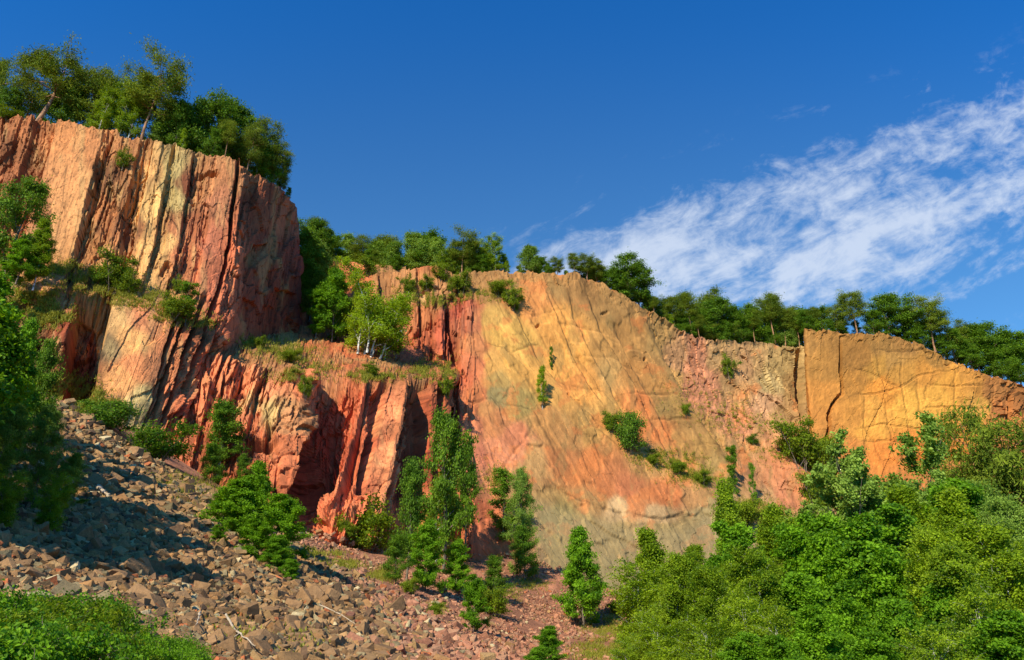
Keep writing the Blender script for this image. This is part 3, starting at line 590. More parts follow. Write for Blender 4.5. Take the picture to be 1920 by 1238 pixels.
def dispE(px, py, tv, tu):
    o1, c1, r1 = slabs(px, py, -0.08, 80, 120, 501, 0.7, 0.3, 0.3); o2, c2, r2 = slabs(px, py, 0, 30, 40, 502, 0.7); o3, c3, r3 = slabs(px, py, 0.3, 9, 8, 503, 1.0)
    rimy = np.interp(px, [1507, 1580, 1660, 1740, 1800, 1860, 1925, 2100, 2350], [618, 624, 626, 652, 682, 706, 724, 770, 830])
    top = sstep(26, 3, py - rimy)
    d = 0.45 * o1 + 0.16 * o2 + 0.05 * o3 + 0.5 * fbm(px / 110, py / 110, 504, 4) + top * (0.7 * o3 + 0.5 * fbm(px / 9, py / 7, 505, 4)) + 0.07 * fbm(px / 5, py / 6, 506, 3)
    d += 0.5 * sstep(1830, 1880, px) * o3 + 0.35 * sstep(1850, 1890, px) * o2
    for i, c in enumerate(CR_E): d += groove(px, py, c, 3.0, 0.16, 1.2, 520 + i)
    d += groove(px, py, [(1576, 636), (1576, 690), (1580, 738)], 3.4, 3.0, 1)
    d += groove(px, py, [(1580, 738), (1564, 756), (1552, 775), (1556, 800), (1548, 830)], 4.2, 2.2, 2)
    d += groove(px, py, [(1893, 738), (1894, 770), (1896, 800)], 4.0, 2.6, 1)
    d += drop(px, py, [(1710, 864), (1740, 858), (1800, 852), (1850, 845)], 2.0, 24, 1, 3)
    d += groove(px, py, [(1705, 864), (1760, 860), (1850, 846)], 3.0, 1.6, 3)
    return d, np.minimum(c2 + 0.04, c1 * 2), r1 * 0.6 + r2 * 0.4
PE = [(1520,640,(175,125,65)),(1540,680,(185,130,62)),(1550,740,(210,140,60)),(1530,780,(205,135,60)),(1540,850,(190,130,65)),(1560,640,(170,120,60)),(1600,660,(170,118,55)),(1600,720,(190,130,55)),(1610,780,(200,135,55)),(1560,900,(200,130,65)),(1590,850,(205,130,58)),(1600,900,(205,125,55)),
 (1650,640,(165,120,62)),(1650,690,(200,145,60)),(1660,730,(232,150,48)),(1640,770,(228,160,65)),(1630,800,(235,165,62)),(1680,680,(190,140,75)),(1700,640,(165,118,62)),(1750,670,(170,122,58)),(1700,700,(205,145,60)),(1740,700,(215,145,55)),(1760,740,(230,165,62)),(1720,770,(240,175,65)),(1790,720,(225,155,55)),
 (1770,790,(235,165,60)),(1820,720,(205,140,58)),(1840,760,(225,165,72)),(1820,800,(235,160,55)),(1700,830,(235,140,45)),(1660,850,(235,140,50)),(1750,850,(232,145,50)),(1800,830,(235,145,50)),(1700,870,(215,130,55)),(1760,880,(190,120,60)),(1700,910,(195,120,58)),(1820,880,(190,120,62)),(1780,930,(180,110,58)),
 (1860,720,(175,115,62)),(1880,760,(185,115,62)),(1880,800,(205,130,60)),(1920,740,(150,95,48)),(1950,800,(150,95,50)),(2100,850,(160,110,60)),(1860,850,(190,120,60))]
def colE(px, py, cr, cell, tv):
    c = blend_colors(px, py, PE, 16)
    c = c * (1 + (cell - 0.5) * 0.2 + 0.2 * fbm(px / 10, py / 10, 540, 5) + 0.16 * fbm(px / 3.5, py / 30, 541, 4) + 0.14 * fbm(px / 2.5, py / 2.5, 545, 2))[..., None]
    ln = np.zeros(px.shape)
    for i, q in enumerate(CR_E):
        x = px + 2.8 * fbm(px / 14, py / 14, 520 + i, 3); y = py + 2.8 * fbm(px / 14, py / 14, 529 + i, 3)
        d, s, a = segdist(x, y, q); ln = np.maximum(ln, sstep(2.0, 0.4, d) * (0.3 + 0.5 * sstep(-0.3, 0.3, fbm(px / 12, py / 12, 560 + i, 3))))
    f1, f2, r, _, _ = vor(px / 34 + 0.6 * fbm(px / 30, py / 30, 544, 4), py / 30 + 0.6 * fbm(px / 30, py / 30, 545, 4), 546)
    ln = np.maximum(ln, sstep(0.05, 0.0, f2 - f1) * sstep(-0.2, 0.3, fbm(px / 50, py / 50, 547, 3)) * 0.6)
    c = c * (1 - 0.6 * ln)[..., None]
    pl = sstep(2.95, 2.5, tv)[..., None]; return c * (1 - pl) + pl * lin((125, 95, 55))
build_wall('right_quarry_wall', full(colsE), 1.9, dispE, colE, [0, 0, 0.4, 0.5, 1, 1, 1, 1, 1, 1], M_SLAB, (0.84, 0.77, 0.50), .10, rimnoise=(3, 0.8))

# ------------------------------------------------------------------ the ground: one height field out to the horizon
GC = [(0,1238,9),(300,1238,13),(-200,1238,7),(0,1100,15),(150,1100,18),(0,1000,24),(-200,950,24),(-300,800,40),(0,900,38),(150,960,35),(150,880,48),(0,820,55),(60,760,68),(-150,740,70),(-400,700,74),
 (130,752,74),(200,800,74),(270,845,74),(350,893,72),(430,935,70),(500,975,68),(250,1000,34),(400,1000,42),(300,920,55),(560,1100,36),(500,1180,24),(700,1200,28),(900,1238,33),(600,1060,50),(700,1120,48),(800,1180,42),(880,1210,42),
 (610,1012,84),(700,1050,84),(720,1090,70),(800,1110,74),(880,1150,68),(950,1200,56),(1000,1238,46),(800,1060,92),(900,1080,105),(1000,1060,118),(1080,1085,123),(1170,1128,127),(1100,1180,92),(1050,1220,70),(1250,1120,120),(1320,1085,136),
 (1400,1055,143),(1500,1010,152),(1600,1000,158),(1750,1000,162),(1900,1000,168),(2200,1010,176),(1300,1180,85),(1500,1150,95),(1700,1130,105),(1920,1110,115),(1400,1238,55),(1700,1260,50),(1920,1260,50),(2200,1200,80),
 (330,860,88),(560,1000,92),(230,800,86)]
gp = np.array(GC, float); GW = P(gp[:, 0], gp[:, 1], gp[:, 2])
extra = np.array([(0, 0, -1.75), (6, 2, -2.2), (-5, 2, -0.9), (0, 8, -1.6), (0, -20, -2.2), (-30, -30, 3), (40, -20, -4), (30, 20, -4), (12, 22, -3.2), (60, 30, -5), (120, 30, -4), (120, 80, -3), (-60, 10, 12), (-90, 40, 22), (-100, 0, 16), (0, -80, -2), (90, -60, -3)], float)
GW = np.concatenate([GW, extra])
def rbf_fit(Pxy, z, c=2.5):
    n = len(Pxy); D = np.sqrt(((Pxy[:, None] - Pxy[None]) ** 2).sum(-1) + c * c)
    A = np.zeros((n + 3, n + 3)); A[:n, :n] = D - 1e-2 * np.eye(n) * 20; A[:n, n] = 1; A[:n, n + 1:] = Pxy; A[n, :n] = 1; A[n + 1:, :n] = Pxy.T
    return np.linalg.solve(A, np.concatenate([z, [0, 0, 0]]))
RB = rbf_fit(GW[:, :2], GW[:, 2])
def gz(x, y):
    x = np.asarray(x, float); y = np.asarray(y, float); sh = x.shape; q = np.stack([x.ravel(), y.ravel()], -1); n = len(GW)
    out = np.zeros(len(q))
    for a in range(0, len(q), 60000):
        s = q[a:a + 60000]
        out[a:a + 60000] = np.sqrt(((s[:, None] - GW[None, :, :2]) ** 2).sum(-1) + 6.25) @ RB[:n] + RB[n] + s @ RB[n + 1:]
    out = out.reshape(sh); r = np.hypot(x, y - 60)
    k = sstep(130, 260, r); return out * (1 - k) - 3.0 * k
def ground_detail(x, y):
    r = np.hypot(x, y); px, py = proj(np.stack([x, y, gz(x, y)], -1))
    scr = scree_mask(px, py) * (y > 3)
    f1, f2, c, cx, cy = vor(x / 0.55, y / 0.55, 611); g1, g2, e, ex, ey = vor(x / 1.3, y / 1.3, 612)
    return 0.35 * fbm(x / 7, y / 7, 601, 4) + 0.07 * fbm(x / 1.1, y / 1.1, 602, 4) + scr * (0.14 * c + 0.12 * (c - .5) * cx + 0.16 * e), c, e, scr, px, py
SCR = [(-400, 1300), (-400, 850), (0, 740), (130, 752), (200, 800), (270, 845), (350, 893), (430, 935), (520, 985), (600, 1040), (700, 1090), (800, 1150), (900, 1205), (960, 1260), (960, 1400), (-400, 1400)]
def scree_mask(px, py):
    top = np.interp(px, [p[0] for p in SCR[1:14]], [p[1] for p in SCR[1:14]])
    return sstep(-2, 10, py - top) * sstep(985, 930, px)
def build_ground():
    nr = 620; na = 1100
    rr = np.concatenate([np.linspace(0.5, 3, 8)[:-1], 3 * (170 / 3) ** (np.linspace(0, 1, nr))**0.9 if False else 3 * (190 / 3) ** (np.linspace(0, 1, nr)), np.array([230, 300, 450, 800, 1600, 3500, 8000])])
    am = np.concatenate([np.linspace(-180, -48, 60)[:-1], np.linspace(-48, 48, na), np.linspace(48, 180, 60)[1:]])
    am = np.radians(am)
    X = rr[:, None] * np.sin(am)[None]; Y = rr[:, None] * np.cos(am)[None]
    Z = gz(X, Y); dt, c, e, scr, px, py = ground_detail(X, Y)
    fade = (sstep(1600, 200, rr) * (0.35 + 0.65 * sstep(15, 60, rr)))[:, None]
    Z = Z + dt * fade
    V = np.stack([X, Y, Z], -1); nR, nC = X.shape; idx = np.arange(nR * nC).reshape(nR, nC)
    Fq = np.stack([idx[:-1, :-1], idx[:-1, 1:], idx[1:, 1:], idx[1:, :-1]], -1).reshape(-1, 4)[:, ::-1]
    soil = lin((176, 118, 84)); far = lin((70, 85, 40)); st = lin((130, 98, 62))
    k = sstep(-0.2, 0.4, fbm(X / 4, Y / 4, 620, 5))
    col = soil[None, None] * (0.75 + 0.5 * k + 0.25 * fbm(X / 0.5, Y / 0.5, 621, 3))[..., None]
    red = (0.7 * sstep(560, 760, px) * scr)[..., None]
    stc = (st * (1 - red) + lin((175, 105, 78)) * red) * (0.5 + 0.65 * c + 0.25 * e)[..., None]
    col = col * (1 - scr[..., None]) + stc * scr[..., None]
    gr = (sstep(1150, 1280, px) * sstep(10, 20, Y) * 0.75)[..., None]
    col = col * (1 - gr) + lin((80, 92, 36)) * gr
    ff = sstep(150, 260, np.hypot(X, Y))[..., None]; col = col * (1 - ff) + far * ff
    beh = ((Y < 6) * 0.7)[..., None]; col = col * (1 - beh) + far * beh
    rgba = np.concatenate([np.clip(col, 0.004, 0.9), np.ones(X.shape + (1,))], -1)
    o = mesh_obj('ground', V.reshape(-1, 3), Fq, M_SOIL, attrs={'mineral': ('POINT', 'FLOAT_COLOR', rgba)})
    tag(o, kind='structure')
    m = (Y > 4) & (Y < 200); qx, qy = proj(V); HITS.append((qx[m], qy[m], V[m]))
build_ground()
HX = np.concatenate([h[0] for h in HITS]); HY = np.concatenate([h[1] for h in HITS]); HP = np.concatenate([h[2] for h in HITS])
m = (HX > -600) & (HX < 2500) & (HY > 100) & (HY < 1500); HX, HY, HP = HX[m], HY[m], HP[m]
_b = {}
def _build_buckets():
    kx = ((HX + 600) // 12).astype(int); ky = (HY // 12).astype(int); key = kx * 1000 + ky
    o = np.argsort(key, kind='stable'); ks = key[o]; st = np.flatnonzero(np.r_[True, ks[1:] != ks[:-1]]); en = np.r_[st[1:], len(ks)]
    for s, e in zip(st, en): _b[ks[s]] = o[s:e]
_build_buckets()
def hit(px, py, ymin=0):
    """the point of the walls or ground seen at this place of the photograph"""
    kx = int((px + 600) // 12); ky = int(py // 12); c = [_b[(kx + a) * 1000 + ky + b] for a in (-1, 0, 1) for b in (-1, 0, 1) if (kx + a) * 1000 + ky + b in _b]
    if not c: return None
    c = np.concatenate(c); d = np.hypot(HX[c] - px, HY[c] - py); m = (d < 6) & (HP[c, 1] > ymin)
    if not m.any(): m = HP[c, 1] > ymin
    if not m.any(): return None
    c = c[m]; return Vector(HP[c[np.argmin(HP[c, 1] + 0.02 * np.hypot(HX[c] - px, HY[c] - py))]])
# ------------------------------------------------------------------ trees
def unit(v): return v / (np.linalg.norm(v, axis=-1, keepdims=True) + 1e-9)
class Tubes:
    def __init__(s): s.V = []; s.F = []; s.n = 0
    def add(s, pts, rad, k=5):
        pts = np.asarray(pts, float); rad = np.asarray(rad, float); n = len(pts)
        t = unit(np.gradient(pts, axis=0)); ref = np.array([0.31, 0.17, 0.93]) if abs(t[0, 2]) < 0.8 else np.array([1.0, 0.1, 0])
        a = unit(np.cross(t, ref)); b = np.cross(t, a); an = np.arange(k) * 2 * np.pi / k
        ring = pts[:, None] + rad[:, None, None] * (a[:, None] * np.cos(an)[None, :, None] + b[:, None] * np.sin(an)[None, :, None])
        s.V.append(ring.reshape(-1, 3)); i = np.arange(n - 1)[:, None] * k; j = np.arange(k)[None]
        q = np.stack([i + j, i + (j + 1) % k, i + k + (j + 1) % k, i + k + j], -1).reshape(-1, 4) + s.n
        s.F.append(q); s.n += n * k
    def get(s): return np.concatenate(s.V), np.concatenate(s.F)
def leaves(rng, cen, tint, size, wid=0.55, up=0.6, out=None, jitter=0.35, droop=0.0, along=None):
    """folded diamond leaves, one quad each"""
    n = len(cen); nrm = unit(rng.normal(size=(n, 3)) * 0.75 + np.array([0, 0, up]) + (0 if out is None else out * 0.35))
    d = rng.normal(size=(n, 3)); d[:, 2] -= droop
    if along is not None: d = d * 0.5 + along
    d = unit(d - nrm * (d * nrm).sum(-1, keepdims=True)); w = np.cross(nrm, d)
    L = size * (1 + jitter * rng.uniform(-1, 1, (n, 1))); W = L * wid
    fold = nrm * L * 0.12
    A = cen - d * L * .5; B = cen + w * W * .5 + fold; Cc = cen + d * L * .5; D = cen - w * W * .5 + fold
    V = np.stack([A, B, Cc, D], 1).reshape(-1, 3)
    Fq = np.arange(4 * n).reshape(n, 4)
    return V, Fq, np.clip(tint, 0, 1)
def limb(rng, p0, d0, L, n=6, curve=0.25, lift=0.0, wob=0.12):
    pts = [np.array(p0, float)]; d = np.array(d0, float); bend = rng.normal(size=3) * curve / n
    for i in range(n):
        d = unit(d + bend + rng.normal(size=3) * wob + np.array([0, 0, lift / n])); pts.append(pts[-1] + d * L / n)
    return np.array(pts)
ARCH = {}
def make_arch(key, kind, seed, bark, leafmat, H=10.0, n_leaf=14000, size=0.26, **kw):
    rng = np.random.default_rng(seed); T = Tubes()
    g = lambda k, d: kw.get(k, d)
    stems = g('stems', 1); cb = g('base', 0.3); Rm = g('R', 3.0); nl = g('limbs', 22); elev = g('elev', 0.5); prof = g('prof', 'round')
    tr = g('tr', 0.02) * H; ends = []; lean = g('lean', 0.03); subs = g('subs', 4)
    for s in range(stems):
        a = rng.uniform(0, 6.28); off = np.array([math.cos(a), math.sin(a), 0]) * (0 if stems == 1 else g('spread', 0.25) * rng.uniform(.3, 1))
        dirn = unit(np.array([0, 0, 1.0]) + np.array([math.cos(a), math.sin(a), 0]) * (lean if stems == 1 else g('fan', 0.25) * rng.uniform(.3, 1)))
        hs = H * (1 if s == 0 else rng.uniform(0.6, 0.98))
        tp = limb(rng, off - dirn * 0.4, dirn, hs + 0.4, 12, g('tcurve', 0.25), 0.05, g('twob', 0.035))
        tp[:, 2] *= hs / max(tp[-1, 2], 1e-3) if stems == 1 else 1
        fr = np.linspace(0, 1, 13); T.add(tp, tr * (1 if stems == 1 else 0.6) * (1 - fr) ** 0.8 + 0.012 + tr * 0.35 * np.exp(-fr * 18), 7)
        n_l = max(3, int(nl / stems ** 0.6))
        for i in range(n_l):
            f = cb + (0.985 - cb) * ((i + rng.uniform(0, 0.9)) / n_l); q = (f - cb) / (1 - cb)
            if prof == 'round': w = (0.35 + 0.65 * math.sin(math.pi * min(1, q * 0.9 + 0.12)) ) if q < .95 else .35
            elif prof == 'cone': w = (1 - q) ** 0.85 * 0.95 + 0.06
            elif prof == 'column': w = 0.5 + 0.5 * math.sin(math.pi * (0.15 + 0.8 * q))
            elif prof == 'pine': w = (0.35 + 0.75 * math.sin(math.pi * (0.15 + 0.75 * q))) * rng.uniform(0.65, 1.15)
            elif prof == 'dome': w = math.sqrt(max(0.06, 1 - q * q)) 
            L = Rm * w * rng.uniform(0.75, 1.15); az = i * 2.399 + rng.uniform(-.5, .5)
            if 'side' in kw: az = kw['side'] + rng.normal() * 1.1 if rng.random() < 0.5 else az
            el = elev * (1 - 0.4 * q) + rng.uniform(-.2, .2) + (0.5 * q if prof in ('round', 'dome') else 0)
            k = f * 12; i0 = min(int(k), 11); p0 = tp[i0] * (1 - (k - i0)) + tp[i0 + 1] * (k - i0)
            d0 = np.array([math.cos(az) * math.cos(el), math.sin(az) * math.cos(el), math.sin(el)])
            lp = limb(rng, p0, d0, L, 6, 0.3, g('lift', 0.15), 0.10)
            r0 = max(0.012, tr * 0.42 * (1 - f) ** 0.5 + 0.01) * g('lr', 1.0)
            T.add(lp, np.linspace(r0, 0.008, 7), 4)
            for j in range(subs):
                t = rng.uniform(0.3, 1.0); k2 = t * 6; j0 = min(int(k2), 5); sp = lp[j0] * (1 - (k2 - j0)) + lp[j0 + 1] * (k2 - j0)
                dd = unit(unit(lp[-1] - lp[0]) + rng.normal(size=3) * np.array([0.8, 0.8, g('flat', 0.5)]))
                sl_ = L * rng.uniform(0.18, 0.42) + 0.15
                spp = limb(rng, sp, dd, sl_, 4, 0.3, g('slift', 0.0) - g('weep', 0.0), 0.12)
                T.add(spp, np.linspace(r0 * 0.35 + .004, 0.004, 5), 3)
                ends.append((spp, sl_))
            ends.append((lp[3:], L * 0.5))
    # leaf clumps along the twigs
    rc = g('rc', 0.35); fl = g('cflat', 0.6); cen = []; tint = []; ali = []
    E = len(ends); per = max(3, n_leaf // E)
    top = H
    for (pp, l) in ends:
        if rng.random() < g('gap', 0.08): continue
        m = int(per * rng.uniform(0.5, 1.5) * (0.5 + l / (Rm * 0.5)) * 0.8) + 2
        t = rng.uniform(0.1, 1, m) ** 0.7 * (len(pp) - 1); i0 = np.minimum(t.astype(int), len(pp) - 2); f = (t - i0)[:, None]
        p = pp[i0] * (1 - f) + pp[i0 + 1] * f
        o = rng.normal(size=(m, 3)) * rc * np.array([1, 1, fl]) * rng.uniform(0.6, 1.3); p = p + o
        if g('hang', 0) > 0: p[:, 2] -= rng.uniform(0, 1, m) ** 1.5 * g('hang', 0)
        base = rng.uniform(0.15, 0.8) + g('tb', 0)
        cen.append(p); tint.append(np.clip(base + rng.normal(size=m) * 0.16, 0, 1)); ali.append(np.repeat(unit(pp[-1] - pp[0])[None], m, 0))
    cen = np.concatenate(cen); tint = np.concatenate(tint); ali = np.concatenate(ali)
    axis = np.array([0, 0, H * 0.5]); out = unit(cen - np.array([0, 0, 0.0]) * axis - np.stack([0 * cen[:, 0], 0 * cen[:, 0], cen[:, 2] * 0.85], -1))
    V, Fq, tint = leaves(rng, cen, tint, size, g('wid', 0.6), g('up', 0.3), out * 1.7, 0.4, g('droop', 0.2), ali if g('needle', False) else None)
    tV, tF = T.get()
    if not g('keeplean', False):        # crown balanced over its root
        c3 = V.reshape(-1, 3).mean(0); sh = c3[:2] / max(c3[2], .1) * 0.9
        V[:, :2] -= V[:, 2:3] * sh; tV[:, :2] -= np.maximum(tV[:, 2:3], 0) * sh
    names = g('names', ('trunk', 'crown'))
    tm = mesh_obj(names[0], tV, tF, bark, smooth=True, link=False)
    cm = mesh_obj(names[1], V, Fq, leafmat, attrs={'tint': ('FACE', 'FLOAT', tint)}, link=False)
    zt = np.percentile(V[:, 2], g('hp', 99.4)); rad = np.percentile(np.hypot(V[:, 0], V[:, 1]), 93)
    ARCH[key] = dict(t=tm, c=cm, H=zt, R=rad, names=names)
PN = dict(prof='pine', needle=True, wid=0.28, up=0.2, cflat=0.5, tr=0.016, elev=0.25, lift=-0.1, flat=0.6, rc=0.55, twob=0.04, gap=0.02)
make_arch('pine1', 'pine', 61, B_PINE, L_PINE, 12, 15000, 0.34, base=0.42, R=3.3, limbs=30, subs=6, **PN)
make_arch('pine2', 'pine', 2, B_PINE, L_PINE, 12, 14000, 0.34, base=0.28, R=2.9, limbs=36, subs=5, **PN)
make_arch('pine3', 'pine', 3, B_PINE, L_PINE, 13, 12000, 0.32, base=0.50, R=1.9, limbs=24, subs=5, **{**PN, 'tr': 0.012})
make_arch('pine4', 'pine', 9, B_PINE, L_PINE, 12, 14000, 0.32, base=0.22, R=2.0, limbs=34, subs=4, **{**PN, 'tr': 0.012})
make_arch('wide_pine', 'pine', 4, B_PINE, L_PINE, 12, 22000, 0.34, base=0.46, R=5.0, limbs=26, subs=9, **{**PN, 'tr': 0.022, 'lean': 0.12, 'tcurve': 0.5, 'rc': 0.5, 'keeplean': True})
make_arch('oak1', 'oak', 11, B_GREY, L_OAK, 10, 17000, 0.26, base=0.16, R=4.0, limbs=30, subs=6, prof='round', elev=0.5, rc=0.42)
make_arch('oak2', 'oak', 12, B_GREY, L_OAK, 10, 15000, 0.26, base=0.2, R=3.2, limbs=26, subs=6, prof='round', elev=0.6, rc=0.40)
make_arch('oak3', 'oak', 13, B_GREY, L_OAK, 10, 18000, 0.26, base=0.08, R=3.6, limbs=26, subs=6, prof='dome', elev=0.5, rc=0.45, tr=0.014)
make_arch('pale1', 'aspen', 14, B_GREY, L_POPLAR, 9, 17000, 0.24, base=0.1, R=3.2, limbs=26, subs=5, prof='dome', elev=0.6, rc=0.40, tr=0.012)
make_arch('birch1', 'birch', 21, B_BIRCH, L_BIRCH, 11, 15000, 0.20, base=0.2, R=2.6, limbs=26, subs=5, prof='column', elev=0.75, weep=0.9, hang=0.5, rc=0.3, tr=0.010, gap=.15)
make_arch('birch2', 'birch', 22, B_BIRCH, L_BIRCH, 10, 12000, 0.20, base=0.15, R=2.2, limbs=20, subs=5, prof='cone', elev=0.7, weep=0.7, hang=0.4, rc=0.3, tr=0.010, gap=.15)
make_arch('birch_clump', 'birch', 23, B_BIRCH, L_BIRCH, 13, 48000, 0.22, base=0.12, R=2.9, limbs=60, subs=5, stems=6, spread=1.6, fan=0.2, tb=0.35, prof='cone', elev=0.8, weep=0.8, hang=0.8, rc=0.34, tr=0.013, gap=.1)
make_arch('sapling', 'sapling', 31, B_GREY, L_OAK, 7, 7000, 0.20, base=0.05, R=1.3, limbs=24, subs=3, prof='column', elev=0.7, rc=0.22, tr=0.010)
make_arch('spruce', 'spruce', 32, B_GREY, L_SPRUCE, 9, 12000, 0.24, base=0.06, R=1.8, limbs=44, subs=4, prof='cone', elev=0.05, rc=0.16, tr=0.012, needle=True, wid=0.3, cflat=0.5)
make_arch('bush1', 'bush', 41, B_GREY, L_SHRUB, 3, 7000, 0.17, base=0.05, R=1.5, limbs=20, subs=4, stems=5, spread=0.5, fan=0.6, prof='dome', elev=0.8, rc=0.26, tr=0.010, names=('stem', 'foliage'))
make_arch('bush2', 'bush', 42, B_GREY, L_SHRUB, 3, 5000, 0.17, base=0.05, R=1.3, limbs=16, subs=4, stems=4, spread=0.4, fan=0.8, prof='column', elev=0.9, rc=0.22, tr=0.010, names=('stem', 'foliage'))
make_arch('bush3', 'bush', 43, B_GREY, L_OAK, 3, 7000, 0.17, base=0.03, R=1.6, limbs=22, subs=4, stems=5, spread=0.5, fan=0.7, prof='dome', elev=0.7, rc=0.28, tr=0.010, names=('stem', 'foliage'))
# near trees: leaf-sized leaves
make_arch('nbirch3', 'birch', 59, B_BIRCH, L_BIRCH, 12, 36000, 0.165, base=0.40, R=2.0, limbs=34, subs=6, prof='column', elev=0.9, weep=0.6, hang=0.4, rc=0.24, tr=0.011, gap=.1, flat=.6, lr=.4)
make_arch('maple3', 'maple', 60, B_GREY, L_MAPLE, 10, 34000, 0.19, base=0.06, R=1.7, limbs=46, subs=5, prof='column', elev=0.9, lift=0.3, rc=0.22, tr=0.010, gap=.06, wid=.75, flat=.6, lr=.5)
NR = dict(flat=0.6, lr=0.45)
make_arch('maple1', 'maple', 51, B_GREY, L_MAPLE, 9, 52000, 0.18, base=0.05, R=3.0, limbs=46, subs=6, prof='cone', elev=0.55, rc=0.24, tr=0.012, gap=.05, wid=.75, **NR)
make_arch('maple2', 'maple', 52, B_GREY, L_MAPLE, 9, 46000, 0.18, base=0.04, R=2.9, limbs=38, subs=6, prof='dome', elev=0.6, rc=0.24, tr=0.012, gap=.08, wid=.75, **NR)
make_arch('nbirch1', 'birch', 53, B_BIRCH, L_BIRCH, 11, 50000, 0.165, base=0.14, R=2.5, hp=98.5, limbs=46, subs=6, prof='cone', elev=0.8, weep=0.7, hang=0.45, rc=0.24, tr=0.009, gap=.12, **NR)
make_arch('nbirch2', 'birch', 54, B_BIRCH, L_BIRCH, 9, 44000, 0.16, base=0.08, R=2.4, limbs=46, subs=6, stems=4, spread=0.8, fan=0.3, prof='column', elev=0.85, weep=0.5, hang=0.35, rc=0.24, tr=0.009, gap=.12, **NR)
make_arch('npoplar', 'poplar', 55, B_GREY, L_POPLAR, 13, 52000, 0.20, hp=97.5, base=0.12, R=3.0, limbs=46, subs=5, stems=5, spread=1.2, fan=0.28, prof='column', elev=1.0, lift=0.6, rc=0.22, tr=0.010, gap=.05, wid=.8, lr=0.5)
make_arch('nbush', 'bush', 56, B_GREY, L_MAPLE, 2.2, 30000, 0.085, base=0.02, R=1.5, limbs=40, subs=6, stems=7, spread=0.9, fan=0.8, prof='dome', elev=0.7, rc=0.18, tr=0.008, gap=.03, wid=.7, names=('stem', 'foliage'))
make_arch('nsilver', 'willow', 57, B_GREY, L_POPLAR, 9, 42000, 0.15, base=0.06, R=3.0, limbs=40, subs=6, prof='round', elev=0.6, rc=0.24, tr=0.011, gap=.08, wid=.5, **NR)
make_arch('nherb', 'herb', 58, B_GREY, L_MAPLE, 1.4, 16000, 0.075, base=0.02, R=1.1, limbs=34, subs=4, stems=8, spread=0.9, fan=0.6, prof='dome', elev=0.9, rc=0.13, tr=0.006, gap=.03, wid=.7, names=('stem', 'foliage'))
make_arch('nherb2', 'herb', 62, B_GREY, L_SHRUB, 1.5, 9000, 0.11, base=0.02, R=0.9, limbs=26, subs=4, stems=9, spread=0.9, fan=0.4, prof='column', elev=1.1, rc=0.13, tr=0.006, gap=.03, wid=.45, names=('stem', 'foliage'))
NAME = dict(pine='pine_tree', wide='pine_tree', oak='oak_tree', pale='aspen_tree', birch='birch_tree', sapling='sapling', spruce='spruce_tree', bush='bush', maple='maple_tree', nbirch='birch_tree', npoplar='poplar_tree', nbush='bush', nsilver='willow_tree', nherb='leafy_herb')
CATN = dict(pine_tree='pine', oak_tree='tree', aspen_tree='tree', birch_tree='birch', sapling='tree', spruce_tree='spruce', bush='bush', maple_tree='tree', poplar_tree='poplar', willow_tree='tree', leafy_herb='bush')
USED = []
prng = random.Random(5)
def plant(key, pos, h, label, group=None, w=1.0, rz=None, tilt=None):
    """stand an archetype, h metres tall, at pos"""
    A = ARCH[key]; base = key.rstrip('0123456789').replace('_pine', '').replace('_clump', '')
    nm = NAME[base]; root = bpy.data.objects.new(nm, None); C.objects.link(root); root.empty_display_size = 0.3
    s = h / A['H']; root.location = pos; root.scale = (s * w, s * w, s)
    rz = prng.uniform(0, 6.28) if rz is None else rz
    root.rotation_euler = (tilt[0] if tilt else prng.uniform(-.04, .04), tilt[1] if tilt else prng.uniform(-.04, .04), rz)
    for m, n in ((A['t'], A['names'][0]), (A['c'], A['names'][1])):
        o = bpy.data.objects.new(n, m); C.objects.link(o); o.parent = root
    tag(root, label, CATN[nm], group); USED.append(label)
    return root
def top_h(px_top, py_top, pos):
    """height so the top shows at py_top for a plant at pos"""
    x, ry, rz = ray(px_top, py_top); return float(rz / ry * pos[1] - pos[2])
def on(key, px, pyb, pyt, label, group=None, w=1.0, **k):
    """plant seen standing at (px, pyb) with its top at pyt"""
    p = hit(px, pyb)
    if p is None: print('NO HIT', px, pyb, label); return
    h = max(0.4, top_h(px, pyt, p)); p.z -= 0.15
    return plant(key, p, h, label, group, w, **k)
RIMS = [('A', [(-420,190,104),(-120,212,101),(5,220,101),(110,228,102),(200,242,103.5),(300,268,105),(400,292,107.5),(455,308,109),(520,348,119),(552,384,130)]),
        ('D', [(600,480,152),(645,488,152),(700,505,149),(760,505,148),(810,498,149),(855,515,150),(905,512,151.5),(960,508,153),(1020,510,155),(1080,514,157),(1135,530,159),(1185,563,161),(1235,600,164),(1290,630,168),(1345,641,172),(1420,645,177),(1490,650,181)]),
        ('E', [(1507,618,173),(1580,624,172.5),(1660,626,174),(1740,652,176),(1800,682,177.5),(1860,706,179),(1925,724,182),(2100,770,188)])]
def rim(which, key, px, pyt, dY, label, group=None, w=1.0, **k):
    """tree on the plateau dY metres behind the rim, its top at pyt"""
    r = np.array(dict(RIMS)[which], float); Yr = np.interp(px, r[:, 0], r[:, 2]); pr = np.interp(px, r[:, 0], r[:, 1])
    x, ry, rz = ray(px, pr); z = rz / ry * Yr - dY * 0.02; Y = Yr + dY
    X = x * (Y * CT + z * ST); p = Vector((float(X), float(Y), float(z - 0.2))); h = max(1.0, top_h(px, pyt, p))
    p.x = float(x * (Y * CT + (z + 0.6 * h) * ST))
    return plant(key, p, h, label, group, w, **k)
